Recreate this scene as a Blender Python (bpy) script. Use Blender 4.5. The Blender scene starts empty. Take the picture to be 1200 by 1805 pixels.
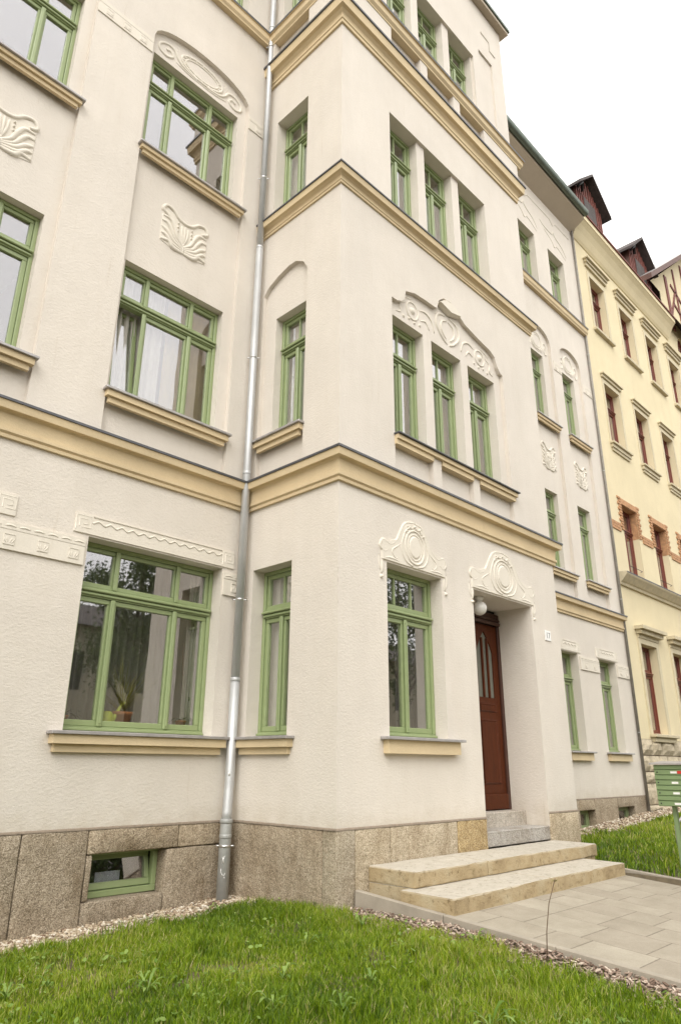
import bpy, bmesh, math, random
import numpy as np
from mathutils import Vector, Matrix
from mathutils.geometry import tessellate_polygon

random.seed(7)
rng = np.random.default_rng(11)
R = math.radians
scn = bpy.context.scene
col = scn.collection

# ------------------------------------------------------------------ camera
EYE = 1.171
cam_d = bpy.data.cameras.new('camera')
cam = bpy.data.objects.new('camera', cam_d)
col.objects.link(cam)
cam.location = (-5.066, -4.975, EYE)
PITCH, ROLL, YAW = R(20.016), R(0.382), R(45.69)
_fw = Vector((math.sin(YAW) * math.cos(PITCH), math.cos(YAW) * math.cos(PITCH), math.sin(PITCH)))
_rt = Vector((math.cos(YAW), -math.sin(YAW), 0))
_up = _rt.cross(_fw)
_r2 = _rt * math.cos(ROLL) + _up * math.sin(ROLL)
_u2 = -_rt * math.sin(ROLL) + _up * math.cos(ROLL)
cam.rotation_euler = Matrix((_r2, _u2, -_fw)).transposed().to_euler()
cam_d.sensor_fit = 'VERTICAL'
cam_d.sensor_height = 24.0
cam_d.lens = 24.0 * 1227.13 / 1805.0
cam_d.clip_start = 0.05
cam_d.clip_end = 2000
scn.camera = cam

# ------------------------------------------------------------------ world, sun, exposure
SUN_EL, SUN_AZ = R(48), R(234)      # azimuth measured from +Y towards +X: the sun stands behind the clouds in front of the houses
w = bpy.data.worlds.new('World')
scn.world = w
w.use_nodes = True
nt = w.node_tree
nt.nodes.clear()
sky = nt.nodes.new('ShaderNodeTexSky')
sky.sky_type = 'NISHITA'
sky.sun_disc = False
sky.sun_elevation = SUN_EL
sky.sun_rotation = SUN_AZ
sky.altitude = 200
sky.air_density = 1.5
sky.dust_density = 6
hs = nt.nodes.new('ShaderNodeHueSaturation')
hs.inputs['Saturation'].default_value = 0.15
mx = nt.nodes.new('ShaderNodeMix')
mx.data_type = 'RGBA'
mx.inputs[0].default_value = 0.72
mx.inputs[7].default_value = (11.6, 11.35, 11.0, 1)      # even white cloud cover over the clear sky
bg = nt.nodes.new('ShaderNodeBackground')
bg.inputs[1].default_value = 0.15
wo = nt.nodes.new('ShaderNodeOutputWorld')
nt.links.new(sky.outputs[0], hs.inputs['Color'])
nt.links.new(hs.outputs[0], mx.inputs[6])
nt.links.new(mx.outputs[2], bg.inputs[0])
nt.links.new(bg.outputs[0], wo.inputs[0])
sun_d = bpy.data.lights.new('sun', 'SUN')
sun_d.energy = 1.15
sun_d.angle = R(40)
sun_d.color = (1.0, 0.96, 0.9)
sun = bpy.data.objects.new('sun', sun_d)
col.objects.link(sun)
_sd = Vector((math.sin(SUN_AZ) * math.cos(SUN_EL), math.cos(SUN_AZ) * math.cos(SUN_EL), math.sin(SUN_EL)))
sun.rotation_euler = _sd.to_track_quat('Z', 'Y').to_euler()
sun.location = _sd * 60
scn.view_settings.view_transform = 'Standard'
scn.view_settings.look = 'None'
scn.view_settings.gamma = 1
scn.view_settings.use_curve_mapping = False
scn.view_settings.exposure = 0.48
scn.cycles.max_bounces = 8
scn.cycles.transparent_max_bounces = 16

# ------------------------------------------------------------------ helpers
class MB:
    """collects faces, then links them as one mesh object"""
    def __init__(s):
        s.v = []; s.f = []; s.m = []; s.sm = []
    def add(s, vs, fs, mi=0, smooth=False):
        b = len(s.v)
        s.v.extend([tuple(p) for p in vs])
        for f in fs:
            s.f.append(tuple(i + b for i in f)); s.m.append(mi); s.sm.append(smooth)
        return s
    def box(s, x0, x1, y0, y1, z0, z1, mi=0):
        v = [(x0, y0, z0), (x1, y0, z0), (x1, y1, z0), (x0, y1, z0), (x0, y0, z1), (x1, y0, z1), (x1, y1, z1), (x0, y1, z1)]
        f = [(0, 3, 2, 1), (4, 5, 6, 7), (0, 1, 5, 4), (1, 2, 6, 5), (2, 3, 7, 6), (3, 0, 4, 7)]
        return s.add(v, f, mi)
    def bbox(s, x0, x1, y0, y1, z0, z1, b=0.006, mi=0):
        """box with chamfered edges (all 12)"""
        bm = bmesh.new()
        bmesh.ops.create_cube(bm, size=1)
        for q in bm.verts:
            q.co = Vector(((x0 + x1) / 2 + q.co.x * (x1 - x0), (y0 + y1) / 2 + q.co.y * (y1 - y0), (z0 + z1) / 2 + q.co.z * (z1 - z0)))
        bmesh.ops.bevel(bm, geom=bm.edges[:], offset=b, segments=1, affect='EDGES', profile=0.5)
        bm.verts.index_update()
        s.add([tuple(q.co) for q in bm.verts], [tuple(q.index for q in f.verts) for f in bm.faces], mi)
        bm.free()
        return s
    def tube(s, pts, r, n=10, mi=0, caps=True, smooth=True):
        pts = [Vector(p) for p in pts]
        rr = r if isinstance(r, (list, tuple)) else [r] * len(pts)
        vs = []; fs = []
        ref = None
        for i, p in enumerate(pts):
            t = (pts[min(i + 1, len(pts) - 1)] - pts[max(i - 1, 0)]).normalized()
            if ref is None:
                ref = Vector((0, 0, 1)) if abs(t.z) < 0.9 else Vector((1, 0, 0))
            a = t.cross(ref).normalized(); b = a.cross(t).normalized(); ref = b
            for k in range(n):
                q = 2 * math.pi * k / n
                vs.append(p + (a * math.cos(q) + b * math.sin(q)) * rr[i])
        for i in range(len(pts) - 1):
            for k in range(n):
                fs.append((i * n + k, i * n + (k + 1) % n, (i + 1) * n + (k + 1) % n, (i + 1) * n + k))
        if caps:
            fs.append(tuple(range(n))[::-1]); fs.append(tuple((len(pts) - 1) * n + k for k in range(n)))
        return s.add(vs, fs, mi, smooth)
    def lathe(s, prof, c=(0, 0, 0), n=24, mi=0):
        vs = []; fs = []
        for r, z in prof:
            for k in range(n):
                q = 2 * math.pi * k / n
                vs.append((c[0] + r * math.cos(q), c[1] + r * math.sin(q), c[2] + z))
        for i in range(len(prof) - 1):
            for k in range(n):
                fs.append((i * n + k, i * n + (k + 1) % n, (i + 1) * n + (k + 1) % n, (i + 1) * n + k))
        return s.add(vs, fs, mi, True)
    def build(s, name, mats, parent=None, loc=None):
        me = bpy.data.meshes.new(name)
        me.from_pydata(s.v, [], s.f)
        if not isinstance(mats, (list, tuple)): mats = [mats]
        for m in mats: me.materials.append(m)
        if s.f:
            me.polygons.foreach_set('material_index', s.m)
            me.polygons.foreach_set('use_smooth', s.sm)
        me.update()
        return link(name, me, parent, loc)

def link(name, data, parent=None, loc=None, rotz=0):
    o = bpy.data.objects.new(name, data)
    col.objects.link(o)
    if parent is not None: o.parent = parent
    if loc is not None: o.location = loc
    o.rotation_euler.z = rotz
    return o

def tag(o, label=None, cat=None, group=None, kind=None):
    if label: o['label'] = label
    if cat: o['category'] = cat
    if group: o['group'] = group
    if kind: o['kind'] = kind
    return o

def thing(name, label, cat, loc=(0, 0, 0), rotz=0, group=None):
    return tag(link(name, None, None, loc, rotz), label, cat, group)

def part(name, parent, loc=(0, 0, 0), rotz=0):
    return link(name, None, parent, loc, rotz)

def copy_tree(o, parent=None):
    c = o.copy(); col.objects.link(c); c.parent = parent
    for ch in list(o.children): copy_tree(ch, c)
    return c

# ------------------------------------------------------------------ materials
def new_mat(name):
    m = bpy.data.materials.new(name); m.use_nodes = True
    return m, m.node_tree, m.node_tree.nodes['Principled BSDF']

def N(nt, typ, **kw):
    n = nt.nodes.new(typ)
    for k, v in kw.items(): setattr(n, k, v)
    return n

def coord(nt, scale=(1, 1, 1), kind='Object'):
    if kind == 'World':
        g = N(nt, 'ShaderNodeNewGeometry'); src = g.outputs['Position']
    else:
        g = N(nt, 'ShaderNodeTexCoord'); src = g.outputs[kind]
    mp = N(nt, 'ShaderNodeMapping'); mp.inputs['Scale'].default_value = scale
    nt.links.new(src, mp.inputs[0])
    return mp.outputs[0]

def noise(nt, vec, scale, detail=4, rough=0.55):
    n = N(nt, 'ShaderNodeTexNoise'); n.inputs['Scale'].default_value = scale
    n.inputs['Detail'].default_value = detail; n.inputs['Roughness'].default_value = rough
    nt.links.new(vec, n.inputs['Vector'])
    return n.outputs[0]

def ramp(nt, fac, stops):
    r = N(nt, 'ShaderNodeValToRGB')
    while len(r.color_ramp.elements) < len(stops): r.color_ramp.elements.new(0.5)
    for e, (p, c) in zip(r.color_ramp.elements, stops):
        e.position = p; e.color = (c[0], c[1], c[2], 1)
    nt.links.new(fac, r.inputs[0])
    return r.outputs[0]

def mixc(nt, fac, a, b, blend='MIX'):
    m = N(nt, 'ShaderNodeMix', data_type='RGBA', blend_type=blend)
    for i, q in ((0, fac), (6, a), (7, b)):
        if isinstance(q, (int, float)): m.inputs[i].default_value = q
        elif isinstance(q, tuple): m.inputs[i].default_value = (q[0], q[1], q[2], 1)
        else: nt.links.new(q, m.inputs[i])
    return m.outputs[2]

def bump(nt, bsdf, h, dist, strength=1.0, prev=None):
    b = N(nt, 'ShaderNodeBump'); b.inputs['Distance'].default_value = dist; b.inputs['Strength'].default_value = strength
    nt.links.new(h, b.inputs['Height'])
    if prev is not None: nt.links.new(prev, b.inputs['Normal'])
    nt.links.new(b.outputs[0], bsdf.inputs['Normal'])
    return b.outputs[0]

def scl(c, k): return (c[0] * k, c[1] * k, c[2] * k)

def stucco(name, c, grain=260, relief=0.0022, mottle=0.06, rough=0.92):
    m, nt, b = new_mat(name)
    v = coord(nt, kind='World')
    big = noise(nt, v, 0.9, 5, 0.6)
    vs = coord(nt, (2.2, 2.2, 0.35), 'World')
    streak = noise(nt, vs, 1.7, 5, 0.65)
    fine = noise(nt, v, grain * 0.45, 3, 0.7)
    c1 = ramp(nt, big, [(0.32, scl(c, 1 - mottle)), (0.68, scl(c, 1 + mottle * 0.4))])
    c2 = mixc(nt, 1.0, c1, ramp(nt, streak, [(0.3, (0.965, 0.96, 0.95)), (0.62, (1, 1, 1))]), 'MULTIPLY')
    c3 = mixc(nt, 1.0, c2, ramp(nt, fine, [(0.3, (0.94, 0.935, 0.93)), (0.7, (1.03, 1.03, 1.03))]), 'MULTIPLY')
    geo = N(nt, 'ShaderNodeNewGeometry'); sp = N(nt, 'ShaderNodeSeparateXYZ'); nt.links.new(geo.outputs['Position'], sp.inputs[0])
    mr = N(nt, 'ShaderNodeMapRange'); mr.inputs[1].default_value = 0.6; mr.inputs[2].default_value = 1.05; mr.inputs[3].default_value = 1.0; mr.inputs[4].default_value = 0.0
    nt.links.new(sp.outputs['Z'], mr.inputs[0])
    mm = N(nt, 'ShaderNodeMath', operation='MULTIPLY'); nt.links.new(mr.outputs[0], mm.inputs[0]); nt.links.new(noise(nt, v, 6.0, 6, 0.7), mm.inputs[1])
    c3 = mixc(nt, 1.0, c3, ramp(nt, mm.outputs[0], [(0.25, (1, 1, 1)), (0.75, (0.84, 0.81, 0.75))]), 'MULTIPLY')
    drip = noise(nt, coord(nt, (7, 7, 0.5), 'World'), 1.6, 4, 0.7)
    c3 = mixc(nt, 1.0, c3, ramp(nt, drip, [(0.27, (0.93, 0.915, 0.89)), (0.38, (1, 1, 1))]), 'MULTIPLY')
    nt.links.new(c3, b.inputs['Base Color'])
    b.inputs['Roughness'].default_value = rough
    b.inputs['Specular IOR Level'].default_value = 0.2
    p = bump(nt, b, fine, relief)
    mid = noise(nt, coord(nt, (1, 1, 1.7), 'World'), 26, 4, 0.65)
    p = bump(nt, b, mid, relief * 2.2, 1.0, p)
    bump(nt, b, noise(nt, v, 1.4, 3), 0.012, 1.0, p)
    return m

def simple(name, c, rough=0.6, metal=0.0, mottle=0.1, scale=6.0, bscale=0, bdist=0, spec=0.5, stretch=(1, 1, 1)):
    m, nt, b = new_mat(name)
    v = coord(nt, stretch, 'World')
    n = noise(nt, v, scale, 5, 0.6)
    nt.links.new(ramp(nt, n, [(0.3, scl(c, 1 - mottle)), (0.7, scl(c, 1 + mottle * 0.6))]), b.inputs['Base Color'])
    b.inputs['Roughness'].default_value = rough
    b.inputs['Metallic'].default_value = metal
    b.inputs['Specular IOR Level'].default_value = spec
    if bdist: bump(nt, b, noise(nt, v, bscale, 4, 0.65), bdist)
    return m

def granite(name, tones, speck=0.5):
    m, nt, b = new_mat(name)
    v = coord(nt, kind='World')
    vo = N(nt, 'ShaderNodeTexVoronoi'); vo.inputs['Scale'].default_value = 165
    nt.links.new(v, vo.inputs['Vector'])
    sep = N(nt, 'ShaderNodeSeparateColor'); nt.links.new(vo.outputs['Color'], sep.inputs[0])
    g = ramp(nt, sep.outputs[0], [(0.0, tones[0]), (0.35, tones[1]), (0.7, tones[2]), (1.0, tones[3])])
    oi = N(nt, 'ShaderNodeObjectInfo')
    big = noise(nt, v, 2.3, 5, 0.65)
    c = mixc(nt, 1.0, g, ramp(nt, big, [(0.3, (0.78, 0.73, 0.66)), (0.5, (0.98, 0.96, 0.93)), (0.72, (1.08, 1.08, 1.08))]), 'MULTIPLY')
    c = mixc(nt, 1.0, c, ramp(nt, oi.outputs['Random'], [(0, (0.86, 0.86, 0.86)), (1, (1.12, 1.08, 1.02))]), 'MULTIPLY')
    nt.links.new(c, b.inputs['Base Color'])
    b.inputs['Roughness'].default_value = 0.85
    tool = noise(nt, coord(nt, (1, 1, 0.12), 'World'), 55, 4, 0.7)
    stain = noise(nt, coord(nt, (1, 1, 0.45), 'World'), 4.5, 6, 0.7)
    c = mixc(nt, 1.0, c, ramp(nt, tool, [(0.32, (0.88, 0.87, 0.85)), (0.6, (1.03, 1.03, 1.03))]), 'MULTIPLY')
    c = mixc(nt, 1.0, c, ramp(nt, stain, [(0.30, (0.66, 0.60, 0.51)), (0.45, (0.97, 0.95, 0.92)), (0.7, (1.08, 1.07, 1.05))]), 'MULTIPLY')
    nt.links.new(c, b.inputs['Base Color'])
    f = noise(nt, v, 75, 4, 0.7)
    p = bump(nt, b, f, 0.008)
    p = bump(nt, b, tool, 0.005, 1.0, p)
    bump(nt, b, noise(nt, v, 13, 4, 0.6), 0.02, 1.0, p)
    return m

CREAM = (0.705, 0.652, 0.578)
M = {}
M['stucco'] = stucco('cream_stucco', CREAM)
M['relief'] = stucco('relief_plaster', (0.73, 0.68, 0.59), grain=200, relief=0.0008, mottle=0.03)
M['ochre'] = stucco('ochre_moulding', (0.69, 0.56, 0.36), grain=200, relief=0.0012, mottle=0.12)
M['zinc_edge'] = simple('grey_flashing', (0.11, 0.112, 0.12), 0.5, 0.5, 0.2, 9)
M['ledge'] = simple('ledge_sheet', (0.40, 0.38, 0.37), 0.45, 0.35, 0.18, 14)
M['green'] = simple('green_paint', (0.275, 0.335, 0.16), 0.38, 0, 0.05, 10, 60, 0.0004)
M['green_dark'] = simple('rubber_gasket', (0.03, 0.04, 0.025), 0.6)
M['red'] = simple('red_brown_paint', (0.17, 0.042, 0.025), 0.42, 0, 0.12, 10)
M['door'] = simple('brown_door_wood', (0.085, 0.020, 0.005), 0.55, 0, 0.25, 7, 40, 0.0015, spec=0.2, stretch=(6, 6, 0.8))
M['door_dark'] = simple('dark_door_wood', (0.06, 0.022, 0.013), 0.5, 0, 0.2, 7)
M['granite'] = granite('brown_granite', [(0.16, 0.13, 0.095), (0.30, 0.255, 0.19), (0.41, 0.355, 0.28), (0.54, 0.48, 0.395)])
M['granite_light'] = granite('light_granite', [(0.24, 0.20, 0.14), (0.40, 0.35, 0.265), (0.53, 0.475, 0.38), (0.66, 0.60, 0.50)])
M['granite_yellow'] = granite('ochre_granite', [(0.15, 0.10, 0.04), (0.36, 0.27, 0.13), (0.50, 0.40, 0.23), (0.62, 0.54, 0.38)])
M['granite_grey'] = granite('grey_step_granite', [(0.26, 0.25, 0.24), (0.44, 0.42, 0.40), (0.54, 0.52, 0.49), (0.64, 0.62, 0.59)])
M['mortar'] = simple('mortar', (0.25, 0.2, 0.15), 0.95, 0, 0.2, 20, 80, 0.003)
M['joint'] = simple('joint_sand', (0.19, 0.16, 0.12), 0.95, 0, 0.3, 20)
M['pipe'] = simple('zinc_pipe', (0.54, 0.545, 0.54), 0.5, 0.5, 0.12, 3, 8, 0.002, stretch=(1, 1, 0.6))
M['pipe_low'] = simple('painted_standpipe', (0.40, 0.405, 0.385), 0.5, 0.3, 0.15, 8)
M['pipe_dark'] = simple('weathered_pipe', (0.26, 0.24, 0.21), 0.7, 0.2, 0.2, 8)
M['bright_metal'] = simple('bright_clamp', (0.7, 0.7, 0.7), 0.3, 0.9)
M['white'] = simple('white_enamel', (0.8, 0.79, 0.76), 0.3)
M['print'] = simple('grey_print', (0.22, 0.22, 0.22), 0.6)
M['globe'] = simple('opal_glass', (0.74, 0.72, 0.67), 0.25, 0, 0.02)
M['yellow_stucco'] = stucco('yellow_stucco', (0.74, 0.65, 0.44), grain=160, relief=0.002, mottle=0.06)
M['stone_trim'] = simple('sandstone_trim', (0.56, 0.49, 0.34), 0.85, 0, 0.15, 8, 50, 0.002)
M['cream_trim'] = simple('cream_trim', (0.60, 0.53, 0.37), 0.85, 0, 0.08, 8)
M['brick'] = simple('orange_brick', (0.50, 0.275, 0.14), 0.85, 0, 0.35, 14, 60, 0.003)
M['rustic'] = simple('rustic_stone', (0.50, 0.43, 0.31), 0.92, 0, 0.22, 12, 30, 0.02)
M['roof'] = simple('roof_slate', (0.07, 0.055, 0.05), 0.7, 0, 0.3, 5, 30, 0.01)
M['dormer'] = simple('dormer_boards', (0.12, 0.055, 0.04), 0.6, 0, 0.3, 5)
M['timber'] = simple('timber_red', (0.19, 0.06, 0.045), 0.7, 0, 0.2, 8)
M['gutter'] = simple('green_gutter', (0.13, 0.16, 0.13), 0.5, 0.3, 0.2, 4)
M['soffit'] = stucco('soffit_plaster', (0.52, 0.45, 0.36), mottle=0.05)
M['concrete'] = simple('concrete_kerb', (0.34, 0.30, 0.24), 0.9, 0, 0.15, 6, 90, 0.002)
M['soil'] = simple('soil', (0.11, 0.085, 0.05), 0.95, 0, 0.3, 9, 60, 0.01)
M['asphalt'] = simple('asphalt', (0.055, 0.055, 0.055), 0.9, 0, 0.2, 4, 120, 0.004)
M['room'] = simple('room_wall', (0.80, 0.76, 0.66), 0.9, 0, 0.05, 2)
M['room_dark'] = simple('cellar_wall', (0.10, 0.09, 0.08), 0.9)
M['pot'] = simple('terracotta', (0.50, 0.19, 0.06), 0.7)
M['lime'] = simple('lime_plastic', (0.52, 0.60, 0.03), 0.35)
M['leaf_dry'] = simple('palm_leaf', (0.27, 0.26, 0.05), 0.5, 0, 0.35, 25)
M['leaf_dark'] = simple('dark_leaf', (0.06, 0.09, 0.025), 0.4, 0, 0.3, 25)
M['twig'] = simple('twig', (0.13, 0.085, 0.05), 0.8)
M['mailbox'] = simple('mailbox_green', (0.20, 0.28, 0.13), 0.42, 0.1, 0.06, 8)
M['red_sticker'] = simple('red_sticker', (0.55, 0.03, 0.02), 0.5)
M['paper'] = simple('paper', (0.6, 0.6, 0.7), 0.7)
M['black'] = simple('black_iron', (0.03, 0.03, 0.03), 0.5)
M['bark_tree'] = simple('tree_bark', (0.09, 0.07, 0.05), 0.9, 0, 0.3, 6, 20, 0.02)

def step_stone():
    m, nt, b = new_mat('weathered_sandstone_step')
    v = coord(nt, kind='World')
    a = noise(nt, v, 3.2, 6, 0.65)
    c = ramp(nt, a, [(0.28, (0.26, 0.19, 0.10)), (0.5, (0.41, 0.315, 0.18)), (0.72, (0.47, 0.395, 0.26))])
    geo = N(nt, 'ShaderNodeNewGeometry')
    sp = N(nt, 'ShaderNodeSeparateXYZ'); nt.links.new(geo.outputs['Normal'], sp.inputs[0])
    # treads are worn pale by feet, risers keep the ochre crust
    worn = ramp(nt, noise(nt, v, 9, 5), [(0.3, (0.42, 0.38, 0.31)), (0.7, (0.50, 0.46, 0.385))])
    c = mixc(nt, sp.outputs['Z'], c, worn)
    spots = noise(nt, v, 16, 6, 0.75)
    c = mixc(nt, 1.0, c, ramp(nt, spots, [(0.33, (0.5, 0.46, 0.38)), (0.45, (1, 1, 1))]), 'MULTIPLY')
    damp = noise(nt, coord(nt, (1, 1, 3), 'World'), 5.0, 6, 0.75)
    c = mixc(nt, 1.0, c, ramp(nt, damp, [(0.31, (0.68, 0.66, 0.57)), (0.42, (1, 1, 1))]), 'MULTIPLY')
    nt.links.new(c, b.inputs['Base Color'])
    b.inputs['Roughness'].default_value = 0.9
    p = bump(nt, b, noise(nt, v, 60, 5, 0.7), 0.006)
    bump(nt, b, noise(nt, v, 9, 5, 0.6), 0.012, 1.0, p)
    return m
M['step'] = step_stone()

def paver_mat():
    m, nt, b = new_mat('concrete_paver')
    v = coord(nt, kind='World')
    oi = N(nt, 'ShaderNodeObjectInfo')
    c = ramp(nt, oi.outputs['Random'], [(0, (0.32, 0.28, 0.22)), (0.5, (0.345, 0.305, 0.24)), (1, (0.38, 0.34, 0.27))])
    c = mixc(nt, 1.0, c, ramp(nt, noise(nt, v, 3, 6, 0.7), [(0.3, (0.8, 0.79, 0.76)), (0.7, (1.07, 1.07, 1.07))]), 'MULTIPLY')
    c = mixc(nt, 1.0, c, ramp(nt, noise(nt, v, 90, 4, 0.7), [(0.3, (0.86, 0.86, 0.86)), (0.7, (1.08, 1.08, 1.08))]), 'MULTIPLY')
    nt.links.new(c, b.inputs['Base Color'])
    b.inputs['Roughness'].default_value = 0.88
    bump(nt, b, noise(nt, v, 130, 4, 0.7), 0.002)
    return m
M['paver'] = paver_mat()

def random_tint(name, stops, rough=0.7, attr='tint', trans=0.0):
    """colour from a per-vertex random number stored on the mesh"""
    m, nt, b = new_mat(name)
    a = N(nt, 'ShaderNodeAttribute'); a.attribute_name = attr
    c = ramp(nt, a.outputs['Fac'], stops)
    nt.links.new(c, b.inputs['Base Color'])
    b.inputs['Roughness'].default_value = rough
    if trans:
        tr = N(nt, 'ShaderNodeBsdfTranslucent'); ms = N(nt, 'ShaderNodeMixShader')
        nt.links.new(c, tr.inputs['Color']); ms.inputs[0].default_value = trans
        out = nt.nodes['Material Output']
        nt.links.new(b.outputs[0], ms.inputs[1]); nt.links.new(tr.outputs[0], ms.inputs[2]); nt.links.new(ms.outputs[0], out.inputs['Surface'])
    return m
M['grass'] = random_tint('grass_blades', [(0.0, (0.05, 0.105, 0.003)), (0.4, (0.155, 0.255, 0.006)), (0.8, (0.34, 0.43, 0.022)), (0.93, (0.42, 0.42, 0.10)), (1.0, (0.5, 0.43, 0.22))], 0.5, trans=0.35)
M['leaf'] = random_tint('weed_leaf', [(0.0, (0.11, 0.20, 0.02)), (1.0, (0.27, 0.38, 0.09))], 0.5, trans=0.3)
M['gravel'] = random_tint('pebbles', [(0.0, (0.15, 0.09, 0.055)), (0.35, (0.33, 0.255, 0.17)), (0.7, (0.47, 0.39, 0.28)), (1.0, (0.64, 0.59, 0.5))], 0.7)
M['bark'] = random_tint('bark_chips', [(0.0, (0.12, 0.075, 0.05)), (0.5, (0.32, 0.23, 0.175)), (1.0, (0.56, 0.47, 0.38))], 0.9)
M['tree_leaf'] = random_tint('tree_leaves', [(0.0, (0.03, 0.055, 0.012)), (1.0, (0.09, 0.13, 0.03))], 0.6, trans=0.25)

def glass_mat(name, tint=(0.95, 0.96, 0.95), ior=1.55):
    m, nt, b = new_mat(name)
    nt.nodes.remove(b)
    ge = N(nt, 'ShaderNodeNewGeometry'); dt = N(nt, 'ShaderNodeVectorMath', operation='DOT_PRODUCT')
    nt.links.new(ge.outputs['Incoming'], dt.inputs[0]); nt.links.new(ge.outputs['True Normal'], dt.inputs[1])
    ab = N(nt, 'ShaderNodeMath', operation='ABSOLUTE'); nt.links.new(dt.outputs['Value'], ab.inputs[0])
    om = N(nt, 'ShaderNodeMath', operation='SUBTRACT'); om.inputs[0].default_value = 1.0; nt.links.new(ab.outputs[0], om.inputs[1])
    pw = N(nt, 'ShaderNodeMath', operation='POWER'); pw.inputs[1].default_value = 3.2; nt.links.new(om.outputs[0], pw.inputs[0])
    mu = N(nt, 'ShaderNodeMath', operation='MULTIPLY_ADD'); mu.inputs[1].default_value = 0.8; mu.inputs[2].default_value = 0.20; mu.use_clamp = True
    nt.links.new(pw.outputs[0], mu.inputs[0])
    tr = N(nt, 'ShaderNodeBsdfTransparent'); tr.inputs[0].default_value = (*tint, 1)
    gl = N(nt, 'ShaderNodeBsdfGlossy'); gl.inputs['Roughness'].default_value = 0.015; gl.inputs['Color'].default_value = (0.97, 0.95, 0.98, 1)
    v = coord(nt, kind='World')
    bp = N(nt, 'ShaderNodeBump'); bp.inputs['Distance'].default_value = 0.0012; bp.inputs['Strength'].default_value = 1.0
    nt.links.new(noise(nt, v, 1.6, 1), bp.inputs['Height']); nt.links.new(bp.outputs[0], gl.inputs['Normal'])
    ms = N(nt, 'ShaderNodeMixShader')
    nt.links.new(mu.outputs[0], ms.inputs[0])
    nt.links.new(tr.outputs[0], ms.inputs[1]); nt.links.new(gl.outputs[0], ms.inputs[2])
    nt.links.new(ms.outputs[0], nt.nodes['Material Output'].inputs['Surface'])
    return m
M['glass'] = glass_mat('window_glass')
M['door_glass'] = simple('frosted_glass', (0.16, 0.16, 0.13), 0.25, 0, 0.1, 20)

def cloth(name, c, tr=0.35):
    m, nt, b = new_mat(name)
    v = coord(nt, (1, 1, 0.2), 'World')
    cc = ramp(nt, noise(nt, v, 30, 3), [(0.3, scl(c, 0.85)), (0.7, c)])
    nt.links.new(cc, b.inputs['Base Color']); b.inputs['Roughness'].default_value = 0.95
    t = N(nt, 'ShaderNodeBsdfTranslucent'); ms = N(nt, 'ShaderNodeMixShader'); ms.inputs[0].default_value = tr
    nt.links.new(cc, t.inputs['Color']); nt.links.new(b.outputs[0], ms.inputs[1]); nt.links.new(t.outputs[0], ms.inputs[2])
    nt.links.new(ms.outputs[0], nt.nodes['Material Output'].inputs['Surface'])
    return m
M['c_white'] = cloth('white_cloth', (0.74, 0.70, 0.62))
M['c_grey'] = cloth('grey_cloth', (0.46, 0.42, 0.39), 0.45)
M['c_beige'] = cloth('beige_cloth', (0.66, 0.60, 0.46), 0.5)
M['c_sheer'] = cloth('sheer_cloth', (0.50, 0.49, 0.41), 0.5)
M['c_ochre'] = cloth('ochre_blind', (0.78, 0.62, 0.30), 0.6)

# ------------------------------------------------------------------ house frame of reference
S = 1.605           # main front stands this far behind the front of the bay
BX = 4.785          # width of the bay
XR = 11.14          # right end of the house
XL = -9.0
PL = 0.60           # top of the plinth
def front(u, z, d=0.0): return (u, d, z)            # front of bay
def back(u, z, d=0.0): return (u, S + d, z)         # main wall left and right of the bay
def side(u, z, d=0.0): return (d, u, z)             # left flank of the bay, u = y

house = thing('apartment_house', 'cream stucco apartment house with green windows, ochre cornices and a projecting entrance bay', 'house')

def face(mb, mp, outer, holes, d=0.0, mi=0, flip=False):
    """flat wall face with holes"""
    loops = [outer] + holes
    tri = tessellate_polygon([[Vector((u, z, 0)) for u, z in lp] for lp in loops])
    flat = [p for lp in loops for p in lp]
    mb.add([mp(u, z, d) for u, z in flat], [t if not flip else t[::-1] for t in tri], mi)

def strip(mb, mp, loop, d0, d1, mi=0, smooth=False):
    n = len(loop)
    vs = [mp(u, z, d0) for u, z in loop] + [mp(u, z, d1) for u, z in loop]
    mb.add(vs, [(i, (i + 1) % n, n + (i + 1) % n, n + i) for i in range(n)], mi, smooth)

def rect(u0, u1, z0, z1): return [(u0, z0), (u1, z0), (u1, z1), (u0, z1)]

def arch(u0, u1, z0, zs, zp, n=14):
    """rectangle with an elliptical head springing at zs and peaking at zp"""
    c = (u0 + u1) / 2; a = (u1 - u0) / 2
    pts = [(u0, z0), (u1, z0)]
    for k in range(n + 1):
        q = math.pi * k / n
        pts.append((c + a * math.cos(q), zs + (zp - zs) * math.sin(q) ** 0.9 if 0 < k < n else zs))
    return pts

REV = 0.17
class Wall:
    def __init__(s, mp):
        s.mp = mp; s.mb = MB()
    def plane(s, outer, holes, d=0.0):
        face(s.mb, s.mp, outer, [h for h in holes], d)
    def niche(s, loop, depth, holes, d=0.0):
        strip(s.mb, s.mp, loop, d, d + depth)
        face(s.mb, s.mp, loop, holes, d + depth)
    def opening(s, loop, d0=0.0, d1=None):
        strip(s.mb, s.mp, loop, d0, REV + 0.14 if d1 is None else d1)

Z1, Z2, Z3, Z4 = (1.463, 3.362), (5.075, 6.893), (8.65, 10.46), (12.42, 14.16)     # sill and head of each storey's openings
TOP = 15.9
ND = 0.07
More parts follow.
